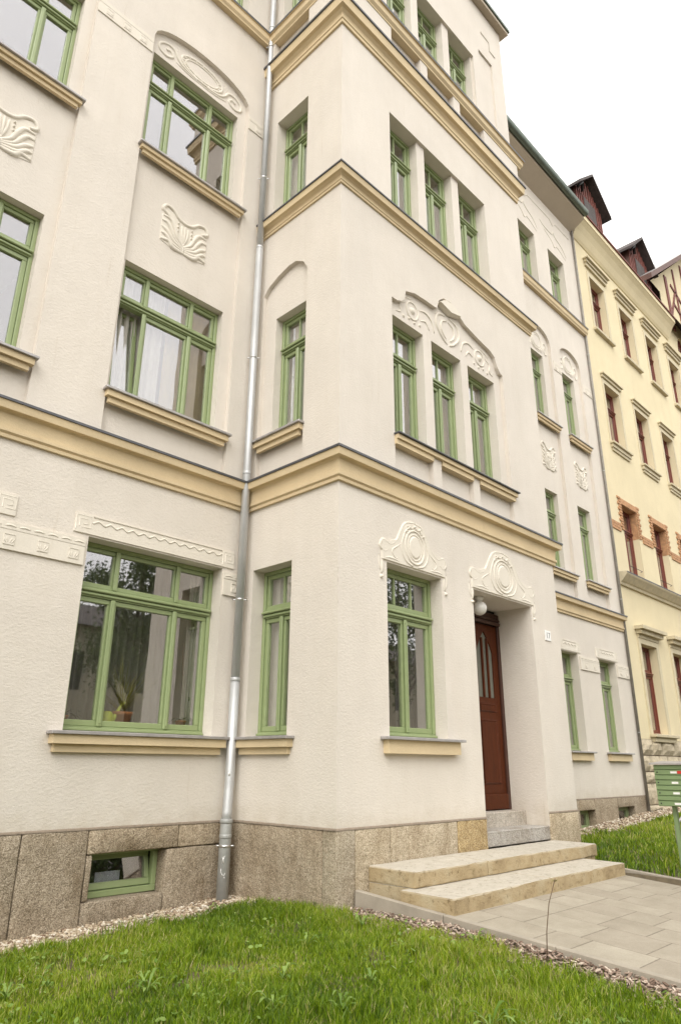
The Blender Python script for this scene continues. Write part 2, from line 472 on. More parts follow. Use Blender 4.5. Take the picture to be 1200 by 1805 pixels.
# --- left wall -------------------------------------------------------------
WL = Wall(back)
cols = [(-4.43, -2.98, -4.60, -2.84), (-1.985, -0.54, -2.035, -0.385), (-7.0, -5.55, -7.1, -5.4)]
gf = [(-2.005, -0.32), (-4.62, -2.93), (-7.0, -5.4)]
holes = []
for (a, b, na, nb) in cols:
    nl = arch(na, nb, 4.45, 10.62, 10.97)
    o1 = rect(a, b, Z2[0], Z2[1]); o2 = rect(a, b, Z3[0], Z3[1] - 0.06)
    WL.niche(nl, ND, [o1, o2])
    for o in (o1, o2): WL.opening(o, ND, REV + 0.14)
    o3 = rect(a, b, Z4[0], Z4[1]); WL.opening(o3)
    holes += [nl, o3]
for a, b in gf:
    o = rect(a, b, Z1[0], Z1[1]); WL.opening(o); holes.append(o)
WL.plane([(XL, PL), (0, PL), (0, 16.3), (XL, 16.3)], holes)
WL.mb.build('wall', M['stucco'], house)

# --- flank of the bay -----------------------------------------------------
WS = Wall(side)
o0 = rect(0.735, 1.42, *Z1)
o1 = rect(0.617, 1.27, *Z2)
nl = [(0.612, 4.45), (1.49, 4.45), (1.49, 7.33), (1.40, 7.44), (1.20, 7.53), (0.98, 7.59), (0.84, 7.585), (0.70, 7.50), (0.612, 7.35)]
WS.niche(nl, 0.06, [rect(0.625, 1.27, *Z2)])
WS.opening(rect(0.625, 1.27, *Z2), 0.06, REV + 0.14)
o2 = rect(0.69, 1.375, Z3[0], 10.5)
o3 = rect(0.66, 1.36, *Z4)
for o in (o0, o2, o3): WS.opening(o)
WS.plane([(0, PL), (S, PL), (S, TOP), (0, TOP)], [o0, nl, o2, o3])
WS.mb.build('wall', M['stucco'], house)

# --- front of the bay -----------------------------------------------------
WF = Wall(front)
og = rect(0.79, 1.825, *Z1)
od = rect(2.505, 3.99, 0.44, 3.355)
shape = [(0.99, 4.45), (3.74, 4.45), (3.74, 7.08), (3.67, 7.10), (3.60, 7.18), (3.54, 7.33), (3.42, 7.40), (3.05, 7.47), (2.72, 7.55), (2.62, 7.62), (2.52, 7.72),
         (2.36, 7.76), (2.20, 7.74), (2.08, 7.64), (2.02, 7.47), (1.92, 7.46), (1.74, 7.46), (1.5, 7.44), (1.30, 7.37), (1.27, 7.22), (1.20, 7.15), (1.10, 7.11), (0.99, 7.11)]
wt1 = [(1.0, 1.73), (1.92, 2.64), (2.82, 3.55)]
WF.niche(shape, 0.06, [rect(a, b, *Z2) for a, b in wt1])
for a, b in wt1: WF.opening(rect(a, b, *Z2), 0.06, REV + 0.17)
g2 = rect(1.03, 3.60, Z3[0], 10.49)
wt2 = [(1.03, 1.74), (1.93, 2.67), (2.86, 3.60)]
g3 = rect(1.03, 3.64, Z4[0], 14.18)
for g, ws in ((g2, wt2), (g3, wt2)):
    WF.niche(g, 0.05, [rect(a + 0.002, b - 0.002, g[0][1] + 0.002, g[2][1] - 0.002) for a, b in ws])
    for a, b in ws: WF.opening(rect(a + 0.002, b - 0.002, g[0][1] + 0.002, g[2][1] - 0.002), 0.05, REV + 0.17)
pnl = rect(3.86, 4.35, 12.46, 14.6)
WF.niche(pnl, 0.035, [])
strip(WF.mb, front, od, 0, 0.62)
WF.opening(og)
WF.plane([(0, PL), (2.505, PL), (2.505, 3.355), (3.99, 3.355), (3.99, PL), (BX, PL), (BX, TOP), (0, TOP)], [og, shape, g2, g3, pnl])
WF.mb.build('wall', M['stucco'], house)
# right flank and roof of the bay
mb = MB(); mb.add([(BX, 0, PL), (BX, S, PL), (BX, S, TOP), (BX, 0, TOP)], [(0, 1, 2, 3)])
mb.build('wall', M['stucco'], house)
mb = MB(); mb.box(-0.14, BX + 0.14, -0.14, S + 2.5, 15.905, 15.985)
mb.box(-0.17, BX + 0.17, -0.17, S + 2.5, 15.99, 16.06, 1)
mb.build('roof', [M['soffit'], M['gutter']], house)

# --- right wing -------------------------------------------------------------
WR = Wall(back)
rc = [(7.93, 8.66), (9.50, 10.24)]
gr = [(7.93, 8.70), (9.60, 10.50)]
holes = []
for (a, b), (ga, gb) in zip(rc, gr):
    nl = arch(a - 0.04, b + 0.33, 4.45, 10.85, 11.22, 12)
    o1 = rect(a, b, *Z2); o2 = rect(a, b, *Z3)
    WR.niche(nl, ND, [o1, o2])
    for o in (o1, o2): WR.opening(o, ND, REV + 0.14)
    o3 = rect(a - 0.02, b + 0.12, *Z4); WR.opening(o3)
    o4 = rect(ga, gb - 0.05, *Z1); WR.opening(o4)
    holes += [nl, o3, o4]
for a in (6.0,):
    for zz in (Z1, Z2, Z3, Z4):
        o = rect(a, a + 0.8, *zz); WR.opening(o); holes.append(o)
WR.plane([(BX, PL), (XR, PL), (XR, 15.85), (BX, 15.85)], holes)
WR.mb.build('wall', M['stucco'], house)

# eaves, gutter and roof of the right wing (and of the left one, above the frame)
for (xa, xb) in ((BX, XR), (XL, 0)):
    mb = MB()
    mb.add([(xa, S + 0.02, 15.70), (xb, S + 0.02, 15.70), (xb, S - 0.44, 15.97), (xa, S - 0.44, 15.97)], [(0, 1, 2, 3)])
    mb.add([(xa, S - 0.44, 15.97), (xb, S - 0.44, 15.97), (xb, S - 0.44, 16.07), (xa, S - 0.44, 16.07)], [(0, 1, 2, 3)])
    mb.build('eaves', M['soffit'], house)
    mb = MB()
    sec = [(S - 0.44 - 0.07 + 0.085 * math.cos(q), 16.10 + 0.085 * math.sin(q)) for q in [math.pi + math.pi * k / 8 for k in range(9)]]
    sec = [(S - 0.60, 16.16)] + sec + [(S - 0.44, 16.16)]
    n = len(sec)
    mb.add([(xa, y, z) for y, z in sec] + [(xb, y, z) for y, z in sec], [(i, i + 1, n + i + 1, n + i) for i in range(n - 1)], 0, True)
    mb.add([(xb, y, z) for y, z in sec], [tuple(range(n))])
    mb.build('gutter', M['gutter'], house)
    mb = MB()
    mb.add([(xa, S - 0.47, 16.17), (xb, S - 0.47, 16.17), (xb, S + 4.2, 20.3), (xa, S + 4.2, 20.3)], [(0, 1, 2, 3)])
    mb.add([(xb, S - 0.47, 16.17), (xb, S + 4.2, 20.3), (xb, S + 8.5, 16.1)], [(0, 1, 2)])
    mb.add([(xa, S + 8.5, 16.1), (xb, S + 8.5, 16.1), (xb, S + 4.2, 20.3), (xa, S + 4.2, 20.3)], [(0, 1, 2, 3)])
    mb.build('roof', M['roof'], house)
mb = MB()
mb.box(XL, XL + 0.1, S + 0.3, S + 8.4, -0.6, 16.2); mb.box(XR - 0.1, XR, S + 0.32, S + 8.4, -0.6, 16.2); mb.box(XL + 0.1, XR - 0.1, S + 8.3, S + 8.4, -0.6, 16.2)
mb.build('rear_wall', M['stucco'], house)

# rooms seen through the panes
def room(parent, x0, x1, y0, y1, floors, crossx, thick=0.3):
    mb = MB()
    for z in floors: mb.box(x0, x1, y0, y1, z - thick, z)
    mb.build('room_floor', M['room'], parent)
    mb = MB()
    for i, z in enumerate(floors[:-1]):
        zt = floors[i + 1] - thick
        mb.box(x0, x1, y1 + 0.002, y1 + 0.1, z + 0.002, zt - 0.002)
        for cx in crossx: mb.box(cx - 0.08, cx + 0.08, y0, y1, z + 0.002, zt - 0.002)
    mb.build('room_wall', M['room'], parent)
FL = [0.72, 4.15, 7.78, 11.45, 15.1]
room(house, XL + 0.2, -0.02, S + 0.32, S + 4.0, FL, (-5.0, -2.45, -0.1))
room(house, 0.32, BX - 0.3, 0.92, S + 4.0, [4.15, 7.78, 11.45, 15.1], (0.4, BX - 0.38))
room(house, 0.32, 2.35, 0.32, S + 3.0, [0.72, 4.145], (0.4, 2.27))
room(house, BX + 0.1, XR - 0.12, S + 0.32, S + 4.0, FL, (9.06, BX + 0.2))

# ------------------------------------------------------------------ swept mouldings
def sweep(path, prof, mats, name, parent, mis=None, caps=True):
    """path: xy points, facade on the left hand going along; prof: (out, z) points"""
    n = len(path); mb = MB(); norms = []
    for i in range(n - 1):
        d = Vector((path[i + 1][0] - path[i][0], path[i + 1][1] - path[i][1])).normalized()
        norms.append(Vector((d.y, -d.x)))
    offs = []
    for i in range(n):
        if i == 0: offs.append(norms[0])
        elif i == n - 1: offs.append(norms[-1])
        else:
            a, b = norms[i - 1], norms[i]
            offs.append((a + b) / (1 + a.dot(b)))
    k = len(prof)
    vs = [(path[i][0] + offs[i].x * o, path[i][1] + offs[i].y * o, z) for i in range(n) for o, z in prof]
    for i in range(n - 1):
        for j in range(k - 1):
            mb.add([vs[i * k + j], vs[(i + 1) * k + j], vs[(i + 1) * k + j + 1], vs[i * k + j + 1]], [(0, 1, 2, 3)], mis[j] if mis else 0)
    if caps:
        for i in (0, n - 1):
            mb.add([vs[i * k + j] for j in range(k)], [tuple(range(k))])
    return mb.build(name, mats, parent)

def cornice_prof(z0, z1, p):
    h = z1 - z0
    return [(-0.02, z0), (p * 0.24, z0), (p * 0.28, z0 + h * 0.09), (p * 0.22, z0 + h * 0.10), (p * 0.40, z0 + h * 0.15), (p * 0.42, z0 + h * 0.24), (p * 0.28, z0 + h * 0.26),
            (p * 0.36, z0 + h * 0.64), (p * 0.50, z0 + h * 0.69), (p * 0.86, z0 + h * 0.70), (p * 0.95, z0 + h * 0.90), (p * 0.95, z0 + h * 0.915),
            (p * 1.05, z0 + h * 0.915), (p * 1.05, z0 + h * 0.985), (-0.02, z0 + h)]
def string_prof(z0, z1, p):
    h = z1 - z0
    return [(-0.02, z0), (p * 0.20, z0), (p * 0.22, z0 + h * 0.14), (p * 0.30, z0 + h * 0.15), (p * 0.32, z0 + h * 0.26), (p * 0.22, z0 + h * 0.27), (p * 0.30, z0 + h * 0.40), (p * 0.55, z0 + h * 0.50), (p * 0.86, z0 + h * 0.52),
            (p * 0.97, z0 + h * 0.86), (p * 0.97, z0 + h * 0.88), (p * 1.1, z0 + h * 0.88), (p * 1.1, z0 + h * 0.97), (-0.02, z0 + h)]
def mis_of(p, k=3): return [0] * (len(p) - 1 - k) + [1] * k
PIPE_IN = 0.0
full = [(XL, S), (0, S), (0, 0), (BX, 0), (BX, S), (XR, S)]
bay = [(0, S), (0, 0), (BX, 0), (BX, S)]
pr = cornice_prof(4.13, 4.50, 0.135)
sweep(full, pr, [M['ochre'], M['zinc_edge']], 'cornice', house, mis_of(pr))
pr = string_prof(8.35, 8.59, 0.115)
sweep(bay, pr, [M['ochre'], M['zinc_edge']], 'cornice', house, mis_of(pr))
pr = string_prof(11.34, 11.75, 0.15)
sweep(bay, pr, [M['ochre'], M['zinc_edge']], 'cornice', house, mis_of(pr, 3))
pr = [(-0.02, 12.18), (0.11, 12.18), (0.115, 12.21), (0.15, 12.25), (0.16, 12.35), (0.185, 12.352), (0.19, 12.39), (-0.02, 12.41)]
sweep(bay, pr, [M['ochre'], M['zinc_edge']], 'window_ledge', house, mis_of(pr, 2))
for xa, xb in ((XL, 0), (BX, XR)):
    pr2 = [(o * 0.75, z) for o, z in pr]
    sweep([(xa, S), (xb, S)], pr2, [M['ochre'], M['zinc_edge']], 'window_ledge', house, mis_of(pr, 2))
# blocks under the third floor ledge and under the first floor triple sill
for a, b in ((0.0, 1.0), (1.74, 1.93), (2.67, 2.86), (3.62, BX)):
    mb = MB(); mb.box(a, b, -0.10, 0.0, 11.72, 12.179); mb.build('ledge_block', M['stucco'], house)
for a, b in ((0.0, 0.62), (1.42, S)):
    mb = MB(); mb.box(-0.10, 0.0, a + (0.0 if a else 0.001), b, 11.72, 12.178); mb.build('ledge_block', M['stucco'], house)

def sill(parent, u0, u1, ztop, mp='front', depth=0.17, proj=0.09, h=0.17, step=True, cap=True):
    """sill in wall coordinates: local x along wall, -y outwards"""
    mb = MB()
    if step:
        mb.box(u0 + 0.035, u1 - 0.035, -proj * 0.5, 0.01, ztop - h, ztop - h * 0.62)
        mb.box(u0, u1, -proj, 0.01, ztop - h * 0.62 + 0.001, ztop - 0.035)
    else:
        mb.box(u0 + 0.02, u1 - 0.02, -proj * 0.8, 0.01, ztop - h, ztop - 0.035)
    mb.build('sill', M['ochre'], parent)
    mb = MB()
    mb.bbox(u0 - 0.03, u1 + 0.03, -proj - 0.03, 0.0, ztop - 0.034, ztop - 0.004, 0.004)
    mb.add([(u0 + 0.05, -0.001, ztop - 0.006), (u1 - 0.05, -0.001, ztop - 0.006), (u1 - 0.05, depth + 0.03, ztop + 0.018), (u0 + 0.05, depth + 0.03, ztop + 0.018)], [(0, 1, 2, 3)])
    mb.build('sill_cover', M['ledge'], parent)

# ------------------------------------------------------------------ windows
def sash(parent, x0, x1, z0, z1, mat, y=0.012, t=0.045, bars=(), tilt=0.0, glassmat=None):
    fr = MB()
    fr.bbox(x0, x1, y, y + 0.055, z0, z0 + t * 1.15, 0.005)
    fr.bbox(x0, x1, y, y + 0.055, z1 - t, z1, 0.005)
    fr.bbox(x0, x0 + t, y + 0.001, y + 0.054, z0 + t * 1.15, z1 - t, 0.005)
    fr.bbox(x1 - t, x1, y + 0.001, y + 0.054, z0 + t * 1.15, z1 - t, 0.005)
    for b in bars: fr.bbox(b - 0.012, b + 0.012, y + 0.006, y + 0.045, z0 + t * 1.15, z1 - t, 0.003)
    # inner glazing bead, darker line against the pane
    g = 0.008
    f = fr.build('sash', mat, parent)
    pn = MB(); pn.box(x0 + t - 0.006, x1 - t + 0.006, y + 0.026, y + 0.03, z0 + t - 0.004, z1 - t + 0.006)
    p = pn.build('pane', glassmat or M['glass'], parent)
    if tilt:
        for o in (f, p):
            for v in o.data.vertices:
                k = (v.co.z - z0)
                v.co.y += 0.03 + k * math.tan(tilt)
    return f

def window(parent, loc, rotz, wd, ht, mull=(), tz=0.72, topbars=(), frame_mat=None, tilt=None, transom=True, y=REV, name='window', rail=0.055):
    """casement window: outer frame, moulded transom, mullion covers, sashes, panes; origin at lower left of the opening on the wall face"""
    fm = frame_mat or M['green']
    w_ = part(name, parent, loc, rotz)
    F = 0.045
    mb = MB()
    mb.bbox(0, wd, y, y + 0.09, 0, rail, 0.005)
    mb.bbox(0, wd, y, y + 0.09, ht - F, ht, 0.005)
    mb.bbox(0, F, y + 0.001, y + 0.089, rail, ht - F, 0.005)
    mb.bbox(wd - F, wd, y + 0.001, y + 0.089, rail, ht - F, 0.005)
    mb.bbox(0.01, wd - 0.01, y - 0.03, y - 0.001, 0.012, 0.04, 0.006)         # weather bar
    mb.build('frame', fm, w_)
    t0, t1 = ht * tz, ht * tz + 0.10
    if transom:
        mb = MB()
        mb.bbox(F, wd - F, y + 0.002, y + 0.088, t0, t1, 0.003)
        mb.bbox(F - 0.02, wd - F + 0.02, y - 0.02, y + 0.001, t0 + 0.014, t0 + 0.042, 0.007)
        mb.bbox(F - 0.03, wd - F + 0.03, y - 0.038, y + 0.001, t0 + 0.052, t0 + 0.080, 0.008)
        mb.build('transom', fm, w_)
    edges = [F] + [m * wd for m in mull] + [wd - F]
    for m in mull:
        c = m * wd; mb = MB()
        mb.bbox(c - 0.027, c + 0.027, y - 0.012, y + 0.02, rail, t0 - 0.002 if transom else ht - F, 0.009)
        mb.bbox(c - 0.012, c + 0.012, y - 0.02, y - 0.011, rail + 0.03, t0 - 0.03 if transom else ht - F, 0.004)
        mb.build('mullion', fm, w_)
    for i in range(len(edges) - 1):
        a, b = edges[i] + 0.002, edges[i + 1] - 0.002
        sash(w_, a, b, rail + 0.002, (t0 if transom else ht - F) - 0.002, fm, y + 0.02, 0.05, tilt=tilt[1] if tilt and tilt[0] == i else 0)
    if transom:
        if topbars == 'same':
            for m in mull: MB().bbox(m * wd - 0.024, m * wd + 0.024, y - 0.006, y + 0.02, t1, ht - F, 0.006).build('mullion', fm, w_)
            for i in range(len(edges) - 1):
                sash(w_, edges[i] + 0.002, edges[i + 1] - 0.002, t1 + 0.002, ht - F - 0.002, fm, y + 0.02, 0.042)
        else:
            sash(w_, F + 0.002, wd - F - 0.002, t1 + 0.002, ht - F - 0.002, fm, y + 0.02, 0.045, bars=[b * wd for b in topbars])
    return w_

def curtain(label, mat, p0, p1, z0, z1, waves=9, amp=0.03, group='curtains and blinds behind the windows', cat='curtain', name='curtain', side_gather=None):
    p0 = Vector(p0); p1 = Vector(p1); d = (p1 - p0); L = d.length; d.normalize(); nrm = Vector((-d.y, d.x))
    n = waves * 8
    mb = MB(); vs = []
    for j, z in enumerate((z0, (z0 + z1) / 2, z1)):
        for i in range(n + 1):
            t = i / n; a = amp * (math.sin(t * waves * 6.283) + 0.4 * math.sin(t * waves * 2.3 * 6.283 + 1.2)) * (1.0 if j < 2 else 0.8)
            q = p0 + d * (t * L) + nrm * a
            vs.append((q.x, q.y, z))
    fs = [(j * (n + 1) + i, j * (n + 1) + i + 1, (j + 1) * (n + 1) + i + 1, (j + 1) * (n + 1) + i) for j in range(2) for i in range(n)]
    mb.add(vs, fs, 0, True)
    o = mb.build(name, mat)
    return tag(o, label, cat, group)

MU = (0.262, 0.712)
SIDE_ROT = R(-90)
# left wall
for i, (a, b) in enumerate(gf):
    wn = window(house, (a, S, Z1[0]), 0, b - a, Z1[1] - Z1[0], MU, 0.70, 'same')
    sill(wn, -0.12, b - a + 0.13, 0, h=0.19, proj=0.10)
for i, (a, b, na, nb) in enumerate(cols):
    wn = window(house, (a, S, Z2[0]), 0, b - a, Z2[1] - Z2[0], MU, 0.70, 'same', tilt=(0, R(5)) if i == 1 else None)
    sill(wn, -0.06, b - a + 0.13, 0, h=0.17, proj=0.07)
    wn = window(house, (a, S, Z3[0]), 0, b - a, Z3[1] - 0.06 - Z3[0], MU, 0.70, 'same')
    sill(wn, -0.05, b - a + 0.14, 0, h=0.14, proj=0.06)
    window(house, (a, S, Z4[0]), 0, b - a, Z4[1] - Z4[0], MU, 0.70, 'same')
# flank of the bay
def side_window(u0, u1, z0, z1, **k):
    return window(house, (0, u1, z0), SIDE_ROT, u1 - u0, z1 - z0, (0.5,), 0.70, (0.5,), **k)
wn = side_window(0.735, 1.42, *Z1); sill(wn, -0.08, 0.685 + 0.10, 0, h=0.185, proj=0.09)
wn = side_window(0.625, 1.27, *Z2); sill(wn, -0.21, 0.645 + 0.008, 0, h=0.17, proj=0.065)
side_window(0.69, 1.375, Z3[0], 10.5)
side_window(0.66, 1.36, *Z4)
# front of the bay
wn = window(house, (0.79, 0, Z1[0]), 0, 1.035, Z1[1] - Z1[0], (0.5,), 0.70, (0.35, 0.65))
sill(wn, -0.12, 1.035 + 0.16, 0, h=0.17, proj=0.09, step=False)
for a, b in wt1: window(house, (a, 0.03, Z2[0]), 0, b - a, Z2[1] - Z2[0], (0.5,), 0.68, (0.5,))
for a, b in wt2:
    window(house, (a, 0.02, Z3[0]), 0, b - a, 10.49 - Z3[0], (0.5,), 0.68, (0.5,))
    window(house, (a, 0.02, Z4[0]), 0, b - a, 14.18 - Z4[0], (0.5,), 0.68, (0.5,))
# shared sill of the first floor triple window, broken into three below
mb = MB()
mb.box(0.985, 3.80, -0.06, 0.06, 4.985, 5.045)
for a, b in ((0.985, 1.74), (1.93, 2.66), (2.83, 3.77)): mb.box(a, b, -0.035, 0.06, 4.915, 4.984)
mb.build('sill', M['ochre'], house)
mb = MB(); mb.bbox(0.97, 3.83, -0.09, 0.06, 5.046, 5.068, 0.004)
for a, b in wt1: mb.box(a, b, 0.0601, 0.26, 5.05, 5.078)
mb.build('sill_cover', M['zinc_edge'], house)
for a, b in ((1.745, 1.925), (2.665, 2.825)):
    mb = MB(); mb.box(a, b, -0.015, 0.06, 4.49, 4.983); mb.build('ledge_block', M['stucco'], house)
# right wing
for (a, b), (ga, gb) in zip(rc, gr):
    gb -= 0.05
    wn = window(house, (ga, S, Z1[0]), 0, gb - ga, Z1[1] - Z1[0], (0.5,), 0.70, (0.5,)); sill(wn, -0.09, gb - ga + 0.12, 0, h=0.17, proj=0.09, step=False)
    for zz in (Z2, Z3):
        wn = window(house, (a, S, zz[0]), 0, b - a, zz[1] - zz[0], (0.5,), 0.70, (0.5,)); sill(wn, -0.03, b - a + 0.32, 0, h=0.16, proj=0.06)
    window(house, (a - 0.02, S, Z4[0]), 0, b - a + 0.14, Z4[1] - Z4[0], (0.5,), 0.70, (0.5,))
for zz in (Z1, Z2, Z3, Z4): window(house, (6.0, S, zz[0]), 0, 0.8, zz[1] - zz[0], (0.5,), 0.70, (0.5,))

# ------------------------------------------------------------------ curtains
def cb(label, mat, x0, x1, z0, z1, **k): curtain(label, mat, (x0, S + 0.335), (x1, S + 0.335), z0, z1, **k)
cb('white net curtain behind the first floor window left of the downpipe, its left half', M['c_white'], -1.9, -1.25, 5.05, 6.85, waves=7)
cb('ochre straw blind behind the right half of the window above the main cornice', M['c_ochre'], -1.2, -0.56, 5.05, 6.85, waves=2, amp=0.006, cat='blind', name='window_blind')
cb('pale curtain hanging at the right of the ground floor window with the plants', M['c_white'], -0.52, -0.34, 1.5, 3.35, waves=4, amp=0.02)
curtain('grey curtain in the narrow ground floor window right of the downpipe', M['c_grey'], (0.42, 0.74), (0.42, 1.42), 1.5, 3.35, 9)
curtain('grey curtain in the narrow first floor window right of the downpipe', M['c_grey'], (0.42, 0.62), (0.42, 1.28), 5.05, 6.9, 8)
curtain('pale curtain in the narrow second floor window right of the downpipe', M['c_beige'], (0.42, 0.69), (0.42, 1.38), 8.65, 10.5, 8)
curtain('grey curtain in the narrow third floor window right of the downpipe', M['c_grey'], (0.42, 0.66), (0.42, 1.36), 12.4, 14.2, 8)
curtain('grey curtain at the right of the ground floor window beside the entrance door', M['c_grey'], (1.45, 0.45), (1.82, 0.45), 1.5, 3.35, 5)
curtain('pale sheer curtain behind the pots in the wide ground floor window', M['c_sheer'], (-1.95, S + 0.62), (-0.56, S + 0.62), 1.3, 3.4, 15, 0.03)
nm = ['left', 'middle', 'right']
for k, (a, b) in enumerate(wt1):
    curtain('beige blind in the %s first floor window of the bay front' % nm[k], M['c_ochre'], (a + 0.22, 0.36), (b, 0.36), 5.0, 6.9, 3, 0.006, cat='blind', name='window_blind')
    curtain('white curtain edge in the %s first floor window of the bay front' % nm[k], M['c_white'], (a, 0.37), (a + 0.22, 0.37), 5.0, 6.9, 3, 0.015)
for k, (a, b) in enumerate(wt2):
    curtain('beige curtain in the %s second floor window of the bay front' % nm[k], M['c_beige'], (a, 0.39), (b, 0.39), 8.6, 10.5, 5)
    curtain('grey curtain in the %s third floor window of the bay front' % nm[k], M['c_beige'], (a, 0.39), (b, 0.39), 12.4, 14.2, 5)
fn = ['ground', 'first', 'second', 'third']
for k, (a, b) in enumerate(rc):
    for q, zz in enumerate((Z1, Z2, Z3, Z4)):
        xa = gr[k][0] if q == 0 else a
        cb('beige curtain in the %s floor window of the right wing, %s column' % (fn[q], 'left' if k == 0 else 'right'), M['c_beige'] if (q + k) % 2 else M['c_grey'], xa, xa + 0.8, zz[0], zz[1], waves=6)

# ------------------------------------------------------------------ plaster ornament
def stroke(mb, mp, pts, wdt, hgt, d=0.0, closed=False, taper=True, sub=4):
    """half-round raised bead along a curve drawn on the wall"""
    P = [Vector(p) for p in pts]
    if sub > 1 and len(P) > 2:                       # Catmull-Rom
        Q = []
        n = len(P)
        rngk = range(n) if closed else range(n - 1)
        for i in rngk:
            p0 = P[(i - 1) % n] if closed or i > 0 else P[0]
            p1 = P[i]; p2 = P[(i + 1) % n]; p3 = P[(i + 2) % n] if closed or i + 2 < n else P[-1]
            for s_ in range(sub):
                t = s_ / sub
                Q.append(0.5 * ((2 * p1) + (p2 - p0) * t + (2 * p0 - 5 * p1 + 4 * p2 - p3) * t * t + (3 * p1 - p0 - 3 * p2 + p3) * t ** 3))
        if not closed: Q.append(P[-1])
        P = Q
    n = len(P); vs = []; m = 5
    for i, p in enumerate(P):
        a = P[(i + 1) % n] if closed or i < n - 1 else P[i]
        b = P[i - 1] if closed or i > 0 else P[i]
        t = (a - b); t = t.normalized() if t.length > 1e-9 else Vector((1, 0))
        nn = Vector((-t.y, t.x))
        f = i / (n - 1) if n > 1 else 0
        k = 1.0 if closed or not taper else 0.35 + 0.65 * math.sin(math.pi * min(1, max(0, 0.08 + 0.84 * f)))
        for j in range(m):
            q = math.pi * j / (m - 1)
            o = p + nn * (math.cos(q) * wdt * 0.5 * k)
            vs.append(mp(o.x, o.y, d + 0.002 - math.sin(q) * hgt * 0.68 * k))
    fs = []
    for i in range(n if closed else n - 1):
        for j in range(m - 1):
            i2 = (i + 1) % n
            fs.append((i * m + j, i * m + j + 1, i2 * m + j + 1, i2 * m + j))
    if not closed:
        fs.append(tuple(range(m))); fs.append(tuple((n - 1) * m + j for j in range(m)))
    mb.add(vs, fs, 0, True)

def slab(mb, mp, loop, h, d=0.0, ch=0.012):
    """raised flat plate with sloping edges"""
    c = Vector((sum(p[0] for p in loop) / len(loop), sum(p[1] for p in loop) / len(loop)))
    inn = []
    for p in loop:
        v = Vector(p) - c
        inn.append(tuple(c + v * (1 - ch / max(v.length, 0.02))))
    n = len(loop)
    mb.add([mp(u, z, d + 0.002) for u, z in loop] + [mp(u, z, d - h) for u, z in inn], [(i, (i + 1) % n, n + (i + 1) % n, n + i) for i in range(n)])
    face(mb, mp, inn, [], d - h)

def dot(mb, mp, u, z, r, h, d=0.0):
    vs = [mp(u, z, d - h)]
    for rr, hh in ((0.6, 0.8), (1.0, 0.0)):
        for k in range(8):
            q = k * math.pi / 4
            vs.append(mp(u + math.cos(q) * r * rr, z + math.sin(q) * r * rr, d - h * hh))
    fs = [(0, 1 + k, 1 + (k + 1) % 8) for k in range(8)] + [(1 + k, 9 + k, 9 + (k + 1) % 8, 1 + (k + 1) % 8) for k in range(8)]
    mb.add(vs, fs, 0, True)

def oval(cx, cz, a, b, n=20, t0=0): return [(cx + a * math.cos(t0 + 2 * math.pi * k / n), cz + b * math.sin(t0 + 2 * math.pi * k / n)) for k in range(n)]
def scroll(cx, cz, r, turns=1.3, start=0.0, sgn=1, n=14, r_in=0.25):
    return [(cx + math.cos(start + sgn * turns * 6.283 * k / n) * r * (1 - (1 - r_in) * k / n), cz + math.sin(start + sgn * turns * 6.283 * k / n) * r * (1 - (1 - r_in) * k / n)) for k in range(n + 1)]

def tulip(cx, cz, wd, ht, mp, d):
    """fan of leaves under a swung line, between first and second floor windows"""
    mb = MB()
    U = lambda x, z: (cx + x * wd / 2, cz + z * ht / 2)
    base = [U(-0.92, 0.98), U(-0.3, 0.74), U(0.0, 0.66), U(0.3, 0.74), U(0.92, 0.98), U(1.0, 0.6), U(1.0, -0.86), U(0.5, -1.0), U(-0.5, -1.0), U(-1.0, -0.86), U(-1.0, 0.6)]
    slab(mb, mp, base, 0.008, d)
    sw = wd * 0.092
    stroke(mb, mp, [U(-0.75, 0.55), U(-0.98, 0.7), U(-0.85, 0.98), U(-0.55, 0.92), U(-0.3, 0.66), U(0, 0.58), U(0.3, 0.66), U(0.55, 0.92), U(0.85, 0.98), U(0.98, 0.7), U(0.75, 0.55)], sw * 0.8, 0.05, d, taper=False)
    for s_ in (-1, 1):
        stroke(mb, mp, [U(0, -0.62), U(s_ * 0.28, -0.35), U(s_ * 0.42, 0.05), U(s_ * 0.62, 0.4), U(s_ * 0.95, 0.42)], sw, 0.055, d)
        stroke(mb, mp, [U(0, -0.68), U(s_ * 0.38, -0.48), U(s_ * 0.58, -0.08), U(s_ * 0.75, 0.14), U(s_ * 0.98, 0.16)], sw, 0.055, d)
        stroke(mb, mp, [U(0.0, -0.75), U(s_ * 0.45, -0.6), U(s_ * 0.7, -0.3), U(s_ * 0.97, -0.14)], sw * 1.1, 0.055, d)
        stroke(mb, mp, [U(0.0, -0.83), U(s_ * 0.5, -0.76), U(s_ * 0.78, -0.5), U(s_ * 0.97, -0.46)], sw * 1.1, 0.055, d)
        stroke(mb, mp, [U(0.0, -0.92), U(s_ * 0.45, -0.92), U(s_ * 0.62, -0.72), U(s_ * 0.97, -0.78)], sw * 1.2, 0.055, d)
        stroke(mb, mp, [U(0, -0.5), U(s_ * 0.1, -0.1), U(s_ * 0.14, 0.4)], sw * 0.7, 0.045, d)
        for k in range(3): dot(mb, mp, *U(s_ * 0.3, 0.42 - k * 0.2), wd * 0.022, 0.025, d - 0.008)
    stroke(mb, mp, [U(0, -0.5), U(0, 0.0), U(0, 0.45)], sw * 0.7, 0.045, d)
    return mb.build('relief_ornament', M['relief'], house)
tulip(-1.235, 7.72, 0.70, 0.62, back, ND)
tulip(-3.57, 7.72, 0.70, 0.62, back, ND)
for a, b in rc: tulip((a + b) / 2 + 0.14, 7.72, 0.62, 0.62, back, ND)
for a, b in rc: tulip((a + b) / 2 + 0.14, 7.66, 0.5, 0.2, back, ND)

